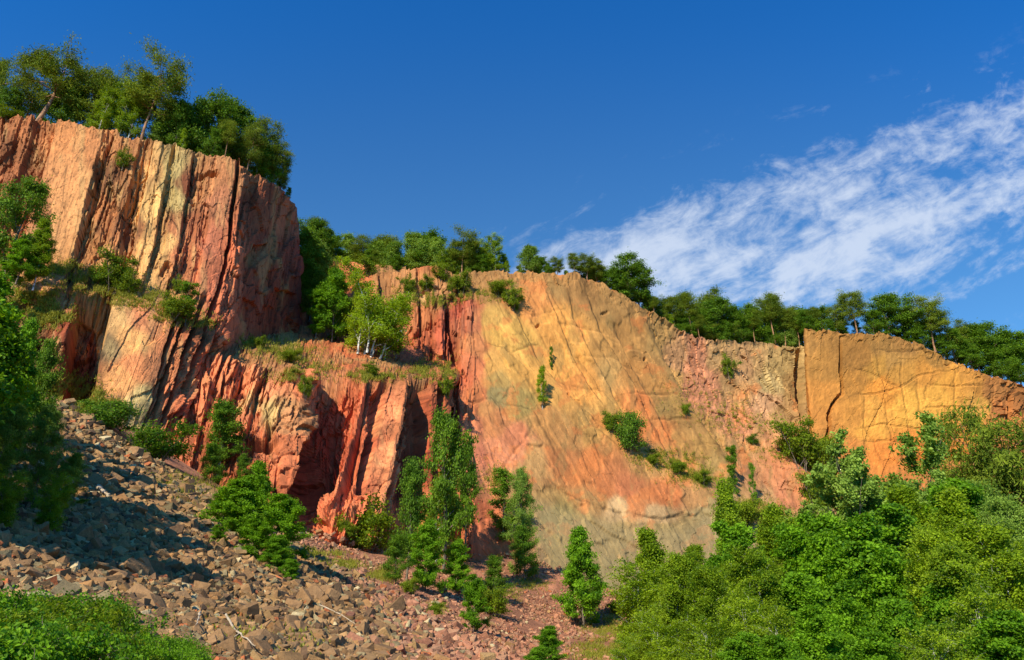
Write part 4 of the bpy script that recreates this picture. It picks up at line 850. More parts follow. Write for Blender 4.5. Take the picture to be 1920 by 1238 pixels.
# ------------------------------------------------------------------ the plants of the photograph
g1 = 'trees along the rim of the tall red buttress'
rim('A','pine4',-10,108,6,'thin pine at the left edge of the photo, behind the rim of the red buttress',g1,0.8)
rim('A','oak1',12,170,4,'round leafy tree at the left edge on top of the red buttress',g1,0.85)
rim('A','wide_pine',92,86,1.5,'broad leaning pine with flat layered crown, tallest on the red buttress',g1,1.0,rz=0.6,tilt=(0.0,0.16))
rim('A','pine2',50,150,8,'bushy pine just behind the broad leaning pine on the red buttress',g1,0.9)
rim('A','oak2',118,160,7,'dark leafy tree right behind the trunk of the broad leaning pine',g1,0.9)
rim('A','oak3',140,172,5,'low dark tree between the broad leaning pine and the birches on the red buttress',g1,0.8)
rim('A','pine2',182,138,5,'slim pine right of the broad leaning pine on the red buttress',g1,0.8)
rim('A','birch1',195,165,2,'thin birch on the rim above the big plain rock slab',g1,0.9)
rim('A','pine1',215,140,6,'round topped pine between two birches on the red buttress',g1,0.8)
rim('A','birch1',235,158,2.5,'birch with pale forked stems left of the tall bare trunked pine',g1,0.85)
rim('A','birch2',252,168,2,'small birch touching the tall bare trunked pine',g1,0.85)
rim('A','pine1',285,116,1.5,'tall pine with bare orange trunk and airy crown on the red buttress',g1,1.0,tilt=(0.0,0.06))
rim('A','pine3',262,160,5,'thin pine with bare leaning trunk behind the tall bare trunked pine',g1,0.8)
rim('A','oak3',310,190,5,'low dark tree just right of the tall bare trunked pine',g1,0.8)
rim('A','oak2',335,196,3,'bright leafy tree left of the large round oak on the red buttress',g1,0.8)
rim('A','pine3',345,200,9,'pale topped young pine peeping over the leafy trees left of the large oak',g1,0.8)
rim('A','oak1',412,181,5,'large round dark oak at the right part of the red buttress top',g1,0.85)
rim('A','oak3',378,200,6,'left shoulder tree of the large round oak on the red buttress',g1,0.8)
rim('A','oak2',445,205,6,'right shoulder tree of the large round oak on the red buttress',g1,0.8)
rim('A','birch2',345,240,1,'low birch scrub at the foot of the bright leafy tree on the red buttress',g1,0.8)
rim('A','oak3',400,245,2,'low shrubby oak under the large round oak on the rim',g1,0.9)
rim('A','pine3',425,225,1.5,'thin leaning pine under the right side of the large oak',g1,0.8)
rim('A','pine2',470,235,2,'young pine right of the large oak on the sloping rim',g1,0.8)
rim('A','pine2',495,232,5,'upright pine near the right corner of the red buttress',g1,0.85)
rim('A','pine2',515,262,2,'outermost pine but one at the right corner of the red buttress',g1,0.8)
rim('A','pine4',530,290,2,'last pine at the right corner of the red buttress',g1,0.7)
rim('A','oak3',500,275,4,'dark oak between the corner pines of the red buttress',g1,0.8)
rim('A','oak3',540,352,1.0,'dark scrub hanging over the right corner of the red buttress',g1,0.8)
rim('A','bush1',20,205,0.5,'yellow green bush on the rim at the left edge of the photo','bushes on the rock',1.5)
# the notch right of the buttress and the long rim of the middle wall
g2 = 'trees along the rim of the middle wall'
def at3(key, px, py, Y, pyt, label, group=None, w=1.0, **k):
    p = Vector(P(px, py, Y)); return plant(key, p, max(1, top_h(px, pyt, p)), label, group, w, **k)
gn = 'trees in the notch between the red buttress and the middle wall'
at3('oak1',578,520,150,415,'dark tree high in the shaded notch beside the red buttress',gn,1.0)
at3('pine2',592,470,150,412,'thin pine rising from the dark trees beside the red buttress',gn,1.3)
at3('oak2',605,500,152,428,'rounded tree right of the thin pine in the notch',gn,1.1)
at3('oak3',570,560,143,440,'dark tree hard against the shaded side of the red buttress',gn,0.9)
at3('oak3',580,600,142,500,'dark tree lower in the notch against the shaded rock',gn,0.8)
at3('pale1',600,545,146,462,'pale grey leaved tree in the notch above the bright maple',gn,1.0)
at3('maple2',622,640,129,505,'bright green leafy tree at the back of the red terrace',gn,0.8)
at3('maple3',592,632,127,545,'narrow leafy tree left of the bright tree of the red terrace',gn,1.2)
at3('maple2',600,600,136,530,'leafy tree behind the bright tree of the red terrace',gn,0.9)
at3('oak2',640,640,136,560,'dark undergrowth tree between the bright tree and the white stemmed birches',gn,1.0)
at3('birch_clump',690,664,125,515,'leaning clump of white stemmed birches on the red terrace',gn,1.1,rz=0.5,tilt=(0,0.14))
at3('birch2',722,670,127,585,'right hand drooping birch beside the white stemmed clump',gn,1.0)
at3('oak2',742,672,128,620,'low dark scrub right of the white stemmed birches',gn,1.0)
at3('bush1',690,540,150,497,'rounded green bush at the head of the soil gully',gn,1.2)
rimD = [('oak3',622,440,6,'tree at the left end of the middle rim next to the notch'),('pale1',652,445,6,'pale leafy tree above the soil gully'),('pine2',680,446,5,'dark pine above the right side of the soil gully'),
 ('pale1',705,452,6,'small pale round tree between two pines above the gully'),('pine2',700,470,3,'short pine below the small pale round tree'),('pine3',728,443,8,'thin pine between pale trees left of the double crowned pale tree'),('pale1',738,455,5,'pale leafy tree left of the double crowned pale tree'),
 ('oak2',745,480,2,'dark green shrubby tree on the left shoulder of the middle wall'),('pale1',780,440,6,'big pale tree with silvery leaves, left half of the double crown'),('pale1',820,446,5,'right half of the double crowned silvery tree'),('oak3',795,436,9,'dark crown showing behind the double silvery tree'),
 ('birch1',832,470,1.5,'birch bush in front of the silvery double tree'),('pine1',868,438,3,'tall dark pine in the middle of the rim right of the silvery tree'),('pine2',850,470,5,'low pine left of the tall dark rim pine'),('pine4',888,452,5,'narrow pine right of the tall dark rim pine'),
 ('birch1',905,455,6,'thin birch behind the narrow rim pine'),('birch1',930,444,2,'light green birch with white stem on the middle rim'),('oak3',905,480,2,'low leafy tree left of the light green rim birch'),('birch2',952,488,1,'small birch right of the light green rim birch'),
 ('pale1',992,460,3,'pointed leafy tree standing alone above the golden wall'),('oak3',1015,482,4,'low spreading tree right of the pointed leafy tree'),('pine1',1045,484,3,'small flat topped pine above the golden wall'),('pine3',1075,478,4,'see through young pine above the golden wall'),
 ('pine1',1100,478,2,'small round pine left of the dark oak above the golden wall'),('pine2',1118,488,3,'low pine touching the small round pine'),('oak3',1135,508,3,'low scrub tree between the round pine and the big oak'),
 ('oak1',1175,484,3,'big dark oak where the middle rim starts to fall'),('oak2',1195,500,4,'right half of the big dark oak'),('oak3',1155,505,3,'left skirt of the big dark oak'),('oak2',1212,545,4,'scrubby oak below the big dark oak on the falling rim'),('oak3',1225,560,6,'dark filler tree on the falling rim right of the big oak')]
for k, px, pt, dy, l in rimD: rim('D', k, px, pt, dy, l, g2, 1.15 if k[0] != 'o' else 1.25)
gs = 'trees of the dip between the middle wall and the right block'
dip = [('pine3',1226,556,1,'bare stemmed pine first on the falling rim'),('pine2',1242,562,5,'second pine of the falling rim'),('pine1',1262,553,5,'flat topped pine on the falling rim'),('pine3',1291,546,3,'tall slender pine with bare orange trunk left of the tallest oak'),('oak3',1300,585,6,'dark leafy tree behind the slender pine trunk'),
 ('pine4',1337,542,8,'pine tip rising above the wide leafy tree of the dip'),('oak1',1340,565,5,'wide leafy tree under the pine tip'),('oak3',1325,575,9,'dark tree at the left of the wide leafy tree'),('pine3',1310,590,2,'small pine at the edge left of the wide leafy tree'),('oak2',1372,578,6,'leafy tree at the right of the wide leafy tree'),
 ('oak2',1405,574,5,'round leafy tree in the middle of the dip'),('pine3',1412,580,2,'pine with bare trunk in front of the round leafy tree'),('pine3',1447,549,2,'tallest bare trunked pine of the dip'),('oak3',1430,590,7,'dark tree just left of the tallest bare trunk'),('pine3',1465,575,3,'bare trunked pine directly right of the tallest one'),
 ('pine2',1480,577,6,'bushier pine second right of the tallest bare trunk'),('pine3',1492,582,2,'thin pine just left of the dark rock cleft'),('oak3',1460,600,8,'undergrowth tree behind the tallest bare trunk'),('oak2',1500,580,14,'leafy tree behind the left corner of the right block'),('oak3',1388,600,3,'low leafy tree between the two leafy crowns of the dip'),('oak3',1276,590,4,'low dark tree under the flat topped pine'),('oak3',1358,605,3,'undergrowth tree at the rim under the wide leafy tree'),('oak3',1440,610,3,'low scrub tree at the rim of the dip')]
for k, px, pt, dy, l in dip: rim('D', k, px, pt, dy, l, gs, 1.05 if k[0] != 'o' else 1.25)
ge = 'trees on the right golden block'
eb = [('oak2',1512,582,6,'round leafy tree on the left corner of the right block'),('oak3',1538,578,7,'leafy tree behind the upright crack of the right block'),('pine3',1525,575,5,'thin pine among leafy trees on the left of the right block'),('pine2',1565,574,4,'small pine left of the airy spreading pine'),('pine1',1598,545,2,'airy spreading pine, tallest on the right block'),('oak3',1575,595,5,'low tree at the foot of the airy spreading pine'),
 ('oak1',1655,560,5,'large oak left crown on the right block'),('oak1',1690,558,5,'large oak right crown on the right block'),('oak3',1635,585,3,'low edge tree left of the large oak'),('oak2',1710,585,4,'oak between the large oak and the forked pine'),('pine1',1740,558,1.5,'forked pine with bare orange trunk on the right block'),('pine2',1765,585,4,'bushy pine directly right of the forked pine'),
 ('oak3',1725,610,2,'low tree under the forked pine'),('pine4',1800,605,8,'grey green pine tip right of the bushy pine'),('oak3',1785,620,3,'low leafy tree at the falling rim of the right block'),('oak2',1825,612,5,'leafy tree at the start of the far right clump'),('oak1',1850,614,6,'round leafy tree in the far right clump'),('oak2',1885,622,5,'leafy tree near the right edge of the photo on the rim'),
 ('oak3',1815,640,2,'low dark tree at the rim under the far right clump'),('oak3',1870,650,2,'second low dark tree at the rim under the far right clump'),('oak1',1915,630,6,'leafy tree cut by the right edge of the photo'),('oak3',1905,665,2,'low tree at the rim by the right edge of the photo'),('oak3',1765,630,2,'scrub tree at the rim between forked pine and far right clump'),('oak2',1960,650,5,'leafy tree just past the right edge on the rim')]
for k, px, pt, dy, l in eb: rim('E', k, px, pt, dy, l, ge, 1.05 if k[0] != 'o' else 1.25)
fr = random.Random(12)
for (wh, x0, x1, n, pt0, pt1, lab, gg) in (('D', 625, 960, 16, 470, 482, 'small leafy tree in the low fringe along the middle rim', 'small trees of the fringe along the middle rim'), ('D', 965, 1190, 10, 496, 512, 'small leafy tree in the thin fringe above the golden wall', 'small trees of the fringe above the golden wall'),
        ('D', 1230, 1500, 12, 585, 612, 'small leafy tree in the undergrowth of the dip', 'small trees of the undergrowth of the dip'), ('E', 1515, 1760, 9, 598, 622, 'small leafy tree in the undergrowth on the right block', 'small trees of the undergrowth on the right block'), ('A', 140, 500, 9, 205, 262, 'small leafy tree in the undergrowth on the red buttress', 'small trees of the undergrowth on the red buttress')):
    for i in range(n):
        px = x0 + (x1 - x0) * (i + fr.uniform(.1, .9)) / n; t = pt0 + (pt1 - pt0) * (px - x0) / (x1 - x0) + fr.uniform(-9, 8)
        rim(wh, fr.choice(['oak2', 'oak3', 'pale1', 'birch1', 'pine4', 'birch2', 'pine2']), px, t, fr.uniform(2.5, 7), lab, gg, fr.uniform(.8, 1.2))
# plants on the rock faces and ledges
gb = 'bushes on the rock'
wall = [('bush2',230,312,278,'thin yellow green bush in the top cleft of the red buttress',1.0),('bush1',212,540,482,'bright bush on the bench of the red buttress above the plain lower slab',1.3),('bush2',235,545,505,'second bush on the bench just right of the bright one',1.2),('bush3',182,530,508,'low bush at the left end of the bench',1.4),
 ('sapling',348,600,528,'dark sapling at the right end of the bench',1.6),('bush1',330,590,552,'low bush at the foot of the dark bench sapling',1.3),('bush2',335,545,515,'sprig of a bush on the right part of the bench',0.8),('bush1',575,745,706,'small bush hanging from the terrace edge',0.8),
 ('bush2',770,545,512,'young conifer bush on the left shoulder of the middle wall',0.9),('bush1',802,540,520,'grassy bush left of the red columns top',1.4),('bush2',838,545,530,'bush right above the red columns',1.0),('bush1',868,545,512,'bush on the upper ledge right of the red columns',1.2),('bush2',825,520,490,'light bush on the rim above the red columns',1.4),
 ('bush1',935,550,525,'bush on the ledge under the light green rim birch',1.5),('bush2',965,575,530,'yellow bush in the top of the diagonal crack',1.0),('sapling',1037,688,650,'tiny dark conifer in the diagonal crack',0.6),('birch2',1020,762,685,'slim birch growing from the golden wall',0.9),
 ('bush1',1150,805,770,'small yellow bush left of the round dark bush on the golden wall',1.1),('bush3',1185,840,768,'round dark bush on the ledge of the golden wall',1.0),('bush1',1290,782,756,'small dark bush on a ledge right of the golden wall',1.0),('bush2',1365,712,662,'leafy upright bush in the stony recess',0.8),
 ('bush1',1230,870,838,'grassy bush on the sloping ledge below the golden wall',1.6),('bush1',1275,885,850,'long low bush in the middle of the sloping ledge',1.8),('bush1',1320,905,870,'bush at the lower end of the sloping ledge',1.6),('bush1',1505,870,790,'yellow green bush below the dark rock cleft',1.1),('bush1',1540,880,815,'right half of the yellow green bush below the cleft',1.0),
 ('sapling',1378,920,835,'dark narrow conifer left of the pale rock steps',0.9),('sapling',1418,945,868,'grey green spindly conifer right of the dark narrow one',0.6),('bush3',1410,830,815,'small dark bush above the spindly conifer',1.2),('bush1',1540,960,885,'reddish green bush under the cleft near the bottom of the wall',0.8),('bush2',1372,950,930,'bush at the end of the golden ledge',1.0),
 ('sapling',1800,935,880,'small bare dead conifer at the foot of the right block',0.5),('sapling',1370,1010,910,'tall narrow tree rising from the slope left of the grass patch',0.8),('bush1',1450,990,960,'low bush on the grass patch at the wall foot',1.6),('bush1',1400,985,935,'bush at the top of the grass patch',1.5),('bush2',1335,900,880,'sprig at the tip of the sloping ledge',0.8),
 ('bush1',700,700,680,'small tuft bush on the red soil under the birches',1.4),('bush1',485,645,630,'small bush on the left of the red terrace',1.2),('bush1',545,675,655,'grassy bush in the middle of the red terrace',1.6),('bush2',840,740,700,'bush in the gap at the right end of the terrace',0.9)]
for k, px, pb, pt, l, w in wall: on(k, px, pb, pt + (12 if 1220 < px < 1340 and 840 < pb else 0), l, gb, w * (0.75 if not (1140 < px < 1340) else .6))
# trees at the foot of the red block and on the scree
gf = 'trees at the foot of the red block'
foot = [('bush3',205,800,745,'bush at the top of the scree below the plain lower slab',1.3),('bush3',300,860,795,'dark bush at the foot of the slanting red ribs',1.3),('oak2',408,885,752,'dark green tree in front of the red rock, behind the bright maple',1.0),
 ('oak3',395,905,830,'dark bush low behind the bright maple on its left',1.0),('oak3',450,900,850,'dark bush between the maple and the red rock',0.9),
 ('bush2',690,1030,930,'reddish green bush at the foot of the red block',1.0),('bush1',655,1010,975,'small yellow green bush at the foot of the low red knob',1.0),
 ('oak2',765,1085,860,'narrow dark tree left of the tallest foot tree',0.5),('oak1',835,1070,775,'tallest dark tree climbing the corner of the red columns',0.48),('oak2',870,1030,830,'dark tree leaning out right of the tallest foot tree',0.5),('maple2',800,1105,975,'broad dark bushy tree below the tallest foot tree',0.9),
 ('oak3',745,1090,1000,'low dark tree at the left of the broad bushy foot tree',1.0),('maple2',860,1110,1010,'right skirt of the broad bushy foot tree',0.9),('birch2',820,1050,880,'thin birch stem among the dark foot trees',1.1),
 ('nsilver',975,1075,880,'pale leafy tree against the grey rock, top ending in a thin spire',0.55),('oak3',985,1085,985,'dark base of the pale leafy tree at the grey rock',0.9),('sapling',948,1010,880,'thin sapling left of the pale leafy tree',1.0),
 ('oak3',930,1120,1040,'dark bush at the foot of the pale leafy tree',1.0),('maple2',890,1180,1075,'rounded dark bush standing on the pink soil',0.95),('bush1',925,1150,1100,'ragged bush behind the rounded dark bush on pink soil',1.2),('maple1',1095,1172,990,'single leafy tree with pointed top in front of the grey wall',0.85),
 ('bush1',1160,1150,1120,'small bush right of the single pointed tree',1.2),('bush1',770,1110,1080,'yellow flowered bush on the pink soil',0.9),('bush1',820,1150,1125,'small bush alone on the pink soil slope',0.9)]
for k, px, pb, pt, l, w in foot: on(k, px, pb, pt, l, gf, w)
gm = 'bright leafy trees on the scree'
def free(key, px, Y, zt, label, group, w=1.0, base=None, **k):
    """stand on the ground at depth Y; zt = py of the top"""
    x, ry, rz = ray(px, zt)
    z = 0.0
    for _ in range(6):
        X = float(x * (Y * CT + z * ST)); z = float(gz(X, Y))
    # horizontal place follows the middle of the crown
    p = Vector((X, Y, z - 0.1)); h = max(0.5, top_h(px, zt, p)); p.x = float(x * (Y * CT + (z + 0.6 * h) * ST)); p.z = float(gz(p.x, Y)) - 0.1
    return plant(key, p, max(0.5, top_h(px, zt, p)), label, group, w, **k)
free('maple1',475,44,868,'bright green maple in the middle of the scree, upper crown',gm,0.95)
free('maple2',425,46,915,'left bough clump of the bright scree maple',gm,1.4)
free('maple2',530,41,930,'right bough clump of the bright scree maple',gm,1.3)
free('maple2',520,36,1005,'lowest bough clump of the bright scree maple, nearest the camera',gm,1.3)
free('maple2',410,38,985,'low left bough clump of the bright scree maple',gm,1.3)
free('maple2',450,44,895,'middle bough clump of the bright scree maple',gm,1.7)
free('maple2',545,35,1050,'lowest right bough clump of the bright scree maple',gm,1.3)
free('maple2',480,38,975,'front bough clump of the bright scree maple',gm,1.7)
gl = 'trees at the left edge'
at3('oak1',5,535,84,345,'dark tree standing against the red buttress at the left edge',gl,0.75)
at3('nbirch1',62,540,83,420,'light green birch in front of the red buttress at the left edge',gl,1.0)
at3('maple2',30,530,82,455,'leafy bush under the dark tree against the red buttress',gl,1.3)
free('maple1',40,48,600,'dark dense tree in the middle of the left edge',gl,0.5)
free('maple2',-30,46,610,'dense tree filling the left edge beside the dark one',gl,0.6)
free('oak3',85,52,640,'dark lower tree right beside the dense left edge tree',gl,0.45)
free('nsilver',85,30,765,'pale shrubby tree with glinting leaves over the scree at the left',gl,0.72)
free('nsilver',125,31,850,'lower pale shrub reaching out over the scree at the left',gl,0.9)
free('nsilver',0,28,760,'pale shrubby tree cut by the left edge over the scree',gl,0.75)
free('nbirch2',105,27,890,'thin twiggy birch low at the left over the scree',gl,0.9)
free('nbirch2',15,24,890,'thin twiggy birch low in the left corner over the scree',gl,1.0)
free('nbirch2',-60,22,820,'twiggy birch just outside the left edge over the scree',gl,1.0)
for (X, Y, h, l) in ((-25, 22, 12, 'tall maple outside the left edge whose shade lies on the scree'), (-21, 17, 10.5, 'second maple outside the left edge shading the scree'), (-31, 30, 12, 'third maple outside the left edge shading the scree'), (-41, 49, 12, 'fourth maple outside the left edge shading the upper scree'), (-20, 23, 10, 'fifth maple outside the left edge shading the middle scree'), (-17, 18, 9, 'seventh maple outside the left edge shading the near scree'), (-24, 27, 12, 'eighth maple outside the left edge shading the middle scree'), (-31, 40, 11, 'ninth maple outside the left edge shading the upper scree'), (-27, 36, 9, 'sixth maple outside the left edge shading the middle scree')):
    plant('maple1', Vector((X, Y, float(gz(X, Y)) - .2)), h, l, 'shade trees outside the left edge', 1.1)
gh = 'leafy herbs in the lower left corner'
hp = [(10,9.0,1120),(60,9.5,1115),(110,10,1108),(160,10.5,1112),(200,11,1125),(30,7.5,1150),(90,8,1140),(140,8.5,1145),(190,9,1155),(230,10,1165),(20,6.2,1185),(80,6.6,1180),(140,7,1180),(190,7.6,1190),(-40,8,1110),(-30,6.5,1170),(245,9,1195),(290,9.5,1218),(340,10,1225)]
rows = [('front', [h for h in hp if h[1] < 7.3]), ('middle', [h for h in hp if 7.3 <= h[1] < 9.0]), ('back', [h for h in hp if h[1] >= 9.0])]
words = ['leftmost', 'second from left', 'third from left', 'fourth from left', 'fifth from left', 'sixth from left', 'seventh from left', 'eighth from left', 'ninth from left', 'tenth from left']
for rn, row in rows:
    for i, (px, Y, t) in enumerate(sorted(row)):
        free(('nherb', 'nbush', 'nherb2')[(i + len(rn)) % 3], px, Y, t + prng.uniform(-12, 30), 'leafy herb bush, %s in the %s row of the lower left corner patch' % (words[i], rn), gh, prng.uniform(.75, 1.2))
# the wood in front of the golden walls
gw = 'trees of the wood in front of the golden walls'
wood = [('npoplar',1640,70,835,'tall airy poplar with upright sprays in front of the golden block',1.0),('npoplar',1700,66,925,'shorter airy poplar sprays right of the tall poplar',1.1),('npoplar',1590,68,910,'airy poplar sprays at the left of the tall poplar',0.9),
 ('nbirch1',1240,52,1000,'feathery birch at the left end of the wood',1.15),('nbirch1',1290,56,1030,'second feathery birch at the left end of the wood',1.2),('nbirch2',1210,44,1060,'low twiggy birch at the left end of the wood',1.3),('nbirch2',1270,38,1090,'twiggy many stemmed birch low at the left of the wood',1.3),('nbirch2',1330,40,1075,'many stemmed birch near the bottom, second of the left group',1.3),
 ('nbirch1',1375,62,915,'dark narrow birch topping the left part of the wood',0.75),('maple3',1400,50,985,'leafy tree in front of the dark narrow birch',1.1),('nbirch1',1440,58,960,'birch right of the dark narrow birch before the grass patch',1.1),('nbirch1',1480,55,985,'birch before the foot of the pale rock steps',1.2),('maple3',1345,46,1040,'leafy tree low between the birches of the left group',1.1),
 ('maple1',1560,42,1005,'large dense maple in the middle of the wood, left side',1.1),('maple1',1625,40,975,'large dense maple in the middle of the wood, highest crown',1.15),('maple1',1680,38,1040,'large dense maple in the middle of the wood, right side',1.1),('maple2',1500,36,1080,'low maple in front of the birches of the middle',1.2),('maple1',1600,28,1120,'near dark maple at the bottom middle of the wood',1.0),('maple2',1540,26,1140,'near maple at the bottom, just left of the dark one',1.1),
 ('maple2',1700,27,1130,'near maple at the bottom, just right of the dark one',1.1),('nbirch1',1740,55,920,'tall light birch behind the middle maple on its right',1.25),('nbirch1',1790,52,935,'tall light birch with visible white stem in the right part',1.2),('nbirch1',1770,42,1000,'birch with thin white trunk low in the right part',1.1),('nsilver',1860,60,905,'silvery leaved tree under the dark pine at the right',0.9),
 ('nsilver',1900,50,940,'silvery leaved tree at the right edge',0.9),('nsilver',1880,40,1010,'grey green tree lower at the right edge',1.0),('nbirch1',1830,38,1040,'birch with pale stems before the grey green tree',1.1),('maple2',1780,30,1100,'low maple between the birches at the lower right',1.1),('nbirch2',1860,26,1110,'twiggy birch low at the lower right corner',1.1),('nsilver',1930,34,1060,'grey leaved tree in the lower right corner',1.0),
 ('nbirch2',1410,30,1120,'twiggy birch at the bottom left of the middle maple',1.2),('nbirch2',1460,28,1140,'second twiggy birch at the bottom left of the middle maple',1.1),('nbirch2',1240,30,1165,'lowest twiggy birch of the left group',1.4),('nbirch2',1330,27,1160,'lowest birch scrub between left group and middle maple',1.3),('maple2',1390,24,1190,'lowest maple scrub at the bottom between the birches',1.3),('nbirch2',1180,34,1190,'birch scrub at the bottom where the pink soil ends',1.3),
 ('maple2',1900,24,1150,'lowest leafy scrub in the right corner',1.2),('maple2',1480,22,1195,'leafy scrub at the bottom edge left of the near dark maple',1.2),('maple2',1640,22,1190,'leafy scrub at the bottom edge under the near dark maple',1.3),('nbirch2',1760,23,1180,'birch scrub at the bottom edge right of the near maple',1.3)]
wood += [('nbirch3',1265,34,1040,'slender birch with bare pale stem at the left end of the wood',1.0),('nbirch3',1310,33,1065,'second slender bare stemmed birch at the left end of the wood',1.0),('nbirch3',1430,34,1030,'slender birch with bare stem left of the middle maple',1.0),('nbirch3',1755,33,1000,'slender white stemmed birch right of the middle maple',1.1),('nbirch3',1800,30,1030,'slender white stemmed birch in the lower right',1.1),
 ('nbirch3',1880,32,985,'slender white stemmed birch near the right edge',1.1),('maple3',1530,44,985,'narrow upright leafy tree left of the middle maple',1.1),('maple3',1690,50,960,'narrow upright leafy tree right behind the middle maple',1.2),('maple3',1585,48,965,'narrow pointed tree just behind the middle maple',1.1),('npoplar',1670,68,860,'second tall spray of the airy poplar before the golden block',0.9),('npoplar',1735,64,935,'low outer spray of the airy poplar before the golden block',1.0),
 ('maple3',1820,54,925,'narrow upright leafy tree between the right birches',1.1),('maple3',1770,56,915,'upright leafy tree right of the airy poplars',1.1),('nbirch1',1225,60,1050,'pale birch behind the left end of the wood',1.0)]
for k, px, Y, t, l, w in wood: free(k, px, Y, t, l, gw, w)
free('pine2',1850,72,770,'dark pine with pointed left top at the right edge below the golden block','pines at the right edge',0.55)
free('pine1',1880,70,830,'broad dark pine under the pointed pine at the right edge','pines at the right edge',0.6)
free('pine2',1925,68,790,'dark pine cut by the right edge of the photo','pines at the right edge',0.7)
free('maple2',1030,34,1175,'bright leafy bush low on the pink soil at the bottom edge','bushes at the bottom edge',1.2)
free('maple2',1010,26,1215,'bright leafy bush cut by the bottom edge, left of the wood','bushes at the bottom edge',1.3)
free('nbush',330,11,1195,'small herb bush right of the dense corner patch','bushes at the bottom edge',0.9)
# ------------------------------------------------------------------ grass and ground cover
def grass(name, label, spots, mat, h=0.45, wid=0.07, n_per=2200, seed=1):
    rng = np.random.default_rng(seed); Vs = []; tt = []
    for (px, py, rx, ry, dens) in spots:
        n = int(n_per * dens); gx = px + rng.normal(size=n) * rx * 0.5; gy = py + rng.normal(size=n) * ry * 0.5
        cl = fbm(gx / 12, gy / 7, seed + 3, 3); keep = cl > -0.12 + rng.normal(size=n) * 0.12
        for a, b in zip(gx[keep], gy[keep]):
            p = hit(a, b)
            if p is None: continue
            Vs.append(p); tt.append(0.5)
    Pn = np.array(Vs); n = len(Pn)
    Pn = np.repeat(Pn, 4, 0) + rng.normal(size=(n * 4, 3)) * np.array([.22, .12, .05]); n *= 4
    d = unit(rng.normal(size=(n, 3)) * np.array([.45, .45, .15]) + np.array([0, 0, 1])); w = unit(np.cross(d, rng.normal(size=(n, 3)))) * wid
    hh = h * rng.uniform(.5, 1.3, (n, 1)) * np.clip(np.linalg.norm(Pn, axis=1, keepdims=True) / 70, .3, 1.2)
    V = np.stack([Pn - w * .5, Pn + w * .5, Pn + d * hh + w * .12, Pn + d * hh - w * .12], 1).reshape(-1, 3)
    o = mesh_obj(name, V, np.arange(4 * n).reshape(n, 4), mat, attrs={'tint': ('FACE', 'FLOAT', np.clip(rng.normal(size=n) * .25 + .5, 0, 1))})
    tag(o, label, 'grass', kind='stuff')
grass('grass', 'yellow green grass tufts on the ledges and the red terrace', [(180,530,80,24,.6),(260,555,70,20,.6),(120,500,40,14,.3),(320,585,40,20,.4),(380,600,30,16,.2),(550,660,50,20,.5),(500,650,50,16,.2),(600,690,50,18,.15),(690,702,40,10,.4),(740,700,40,10,.2),(800,690,30,20,.5),(480,640,30,10,.3),(560,700,50,14,.3),
    (820,560,70,14,.5),(900,550,60,14,.5),(770,545,40,12,.3),(1440,970,60,26,1.3),(1400,960,50,30,.8),(1480,990,60,16,.8),(1260,860,60,20,1.0),(1310,890,50,20,.8),(1210,850,30,10,.3),(1350,770,60,40,.3),(1400,790,60,30,.4),(1300,740,50,40,.2),(1450,850,40,16,.3),(1800,855,60,5,.5),(1740,862,40,4,.3),
    (930,900,20,30,.3),(840,690,20,20,.3),(60,560,60,30,.8),(100,590,50,20,.5),(140,730,50,24,.7),(60,720,50,30,.6),(180,760,40,20,.5)], L_GRASS, 0.4, 0.09, 1500, 71)
grass('meadow_strip', 'yellow green weeds on the scree and pink soil', [(360,915,50,24,1.0),(310,900,40,14,.5),(400,960,30,30,.4),(600,1035,40,8,.8),(640,1055,40,8,.7),(720,1075,30,12,.5),(860,1060,30,14,.3),(940,1110,40,20,.5),(1000,1090,30,14,.3),(1150,1170,60,30,1.2),(1120,1220,50,20,.8),(1180,1200,60,30,1.2),(430,1180,40,30,.2),(820,1140,14,12,.2),(540,1200,60,30,.15)], L_GRASS, 0.32, 0.05, 1500, 72)
# ------------------------------------------------------------------ scree stones
def stone_proto(seed):
    """an angular block: a jittered box with cut corners (24 corners as a truncated box), faces fan-triangulated"""
    rng = np.random.default_rng(seed); bm = None
    import bmesh
    bm = bmesh.new(); sx, sy, sz = 1.0, rng.uniform(.55, .95), rng.uniform(.28, .7)
    for x in (-.5, .5):
        for y in (-.5, .5):
            for z in (-.5, .5):
                for k in range(2):
                    bm.verts.new(((x + rng.uniform(-.22, .12) * np.sign(x)) * sx, (y + rng.uniform(-.22, .12) * np.sign(y)) * sy, (z + rng.uniform(-.2, .1) * np.sign(z)) * sz))
    r = bmesh.ops.convex_hull(bm, input=bm.verts); 
    bmesh.ops.delete(bm, geom=[v for v in bm.verts if not v.link_faces], context='VERTS')
    bmesh.ops.triangulate(bm, faces=bm.faces); bm.verts.ensure_lookup_table(); bm.verts.index_update()
    V = np.array([v.co[:] for v in bm.verts]); Fq = np.array([[v.index for v in f.verts] for f in bm.faces]); bm.free()
    return V, Fq
STN = [stone_proto(900 + i) for i in range(14)]
def rotm(rng):
    q = rng.normal(size=4); q /= np.linalg.norm(q); w, x, y, z = q
    return np.array([[1 - 2 * (y * y + z * z), 2 * (x * y - z * w), 2 * (x * z + y * w)], [2 * (x * y + z * w), 1 - 2 * (x * x + z * z), 2 * (y * z - x * w)], [2 * (x * z - y * w), 2 * (y * z + x * w), 1 - 2 * (x * x + y * y)]])
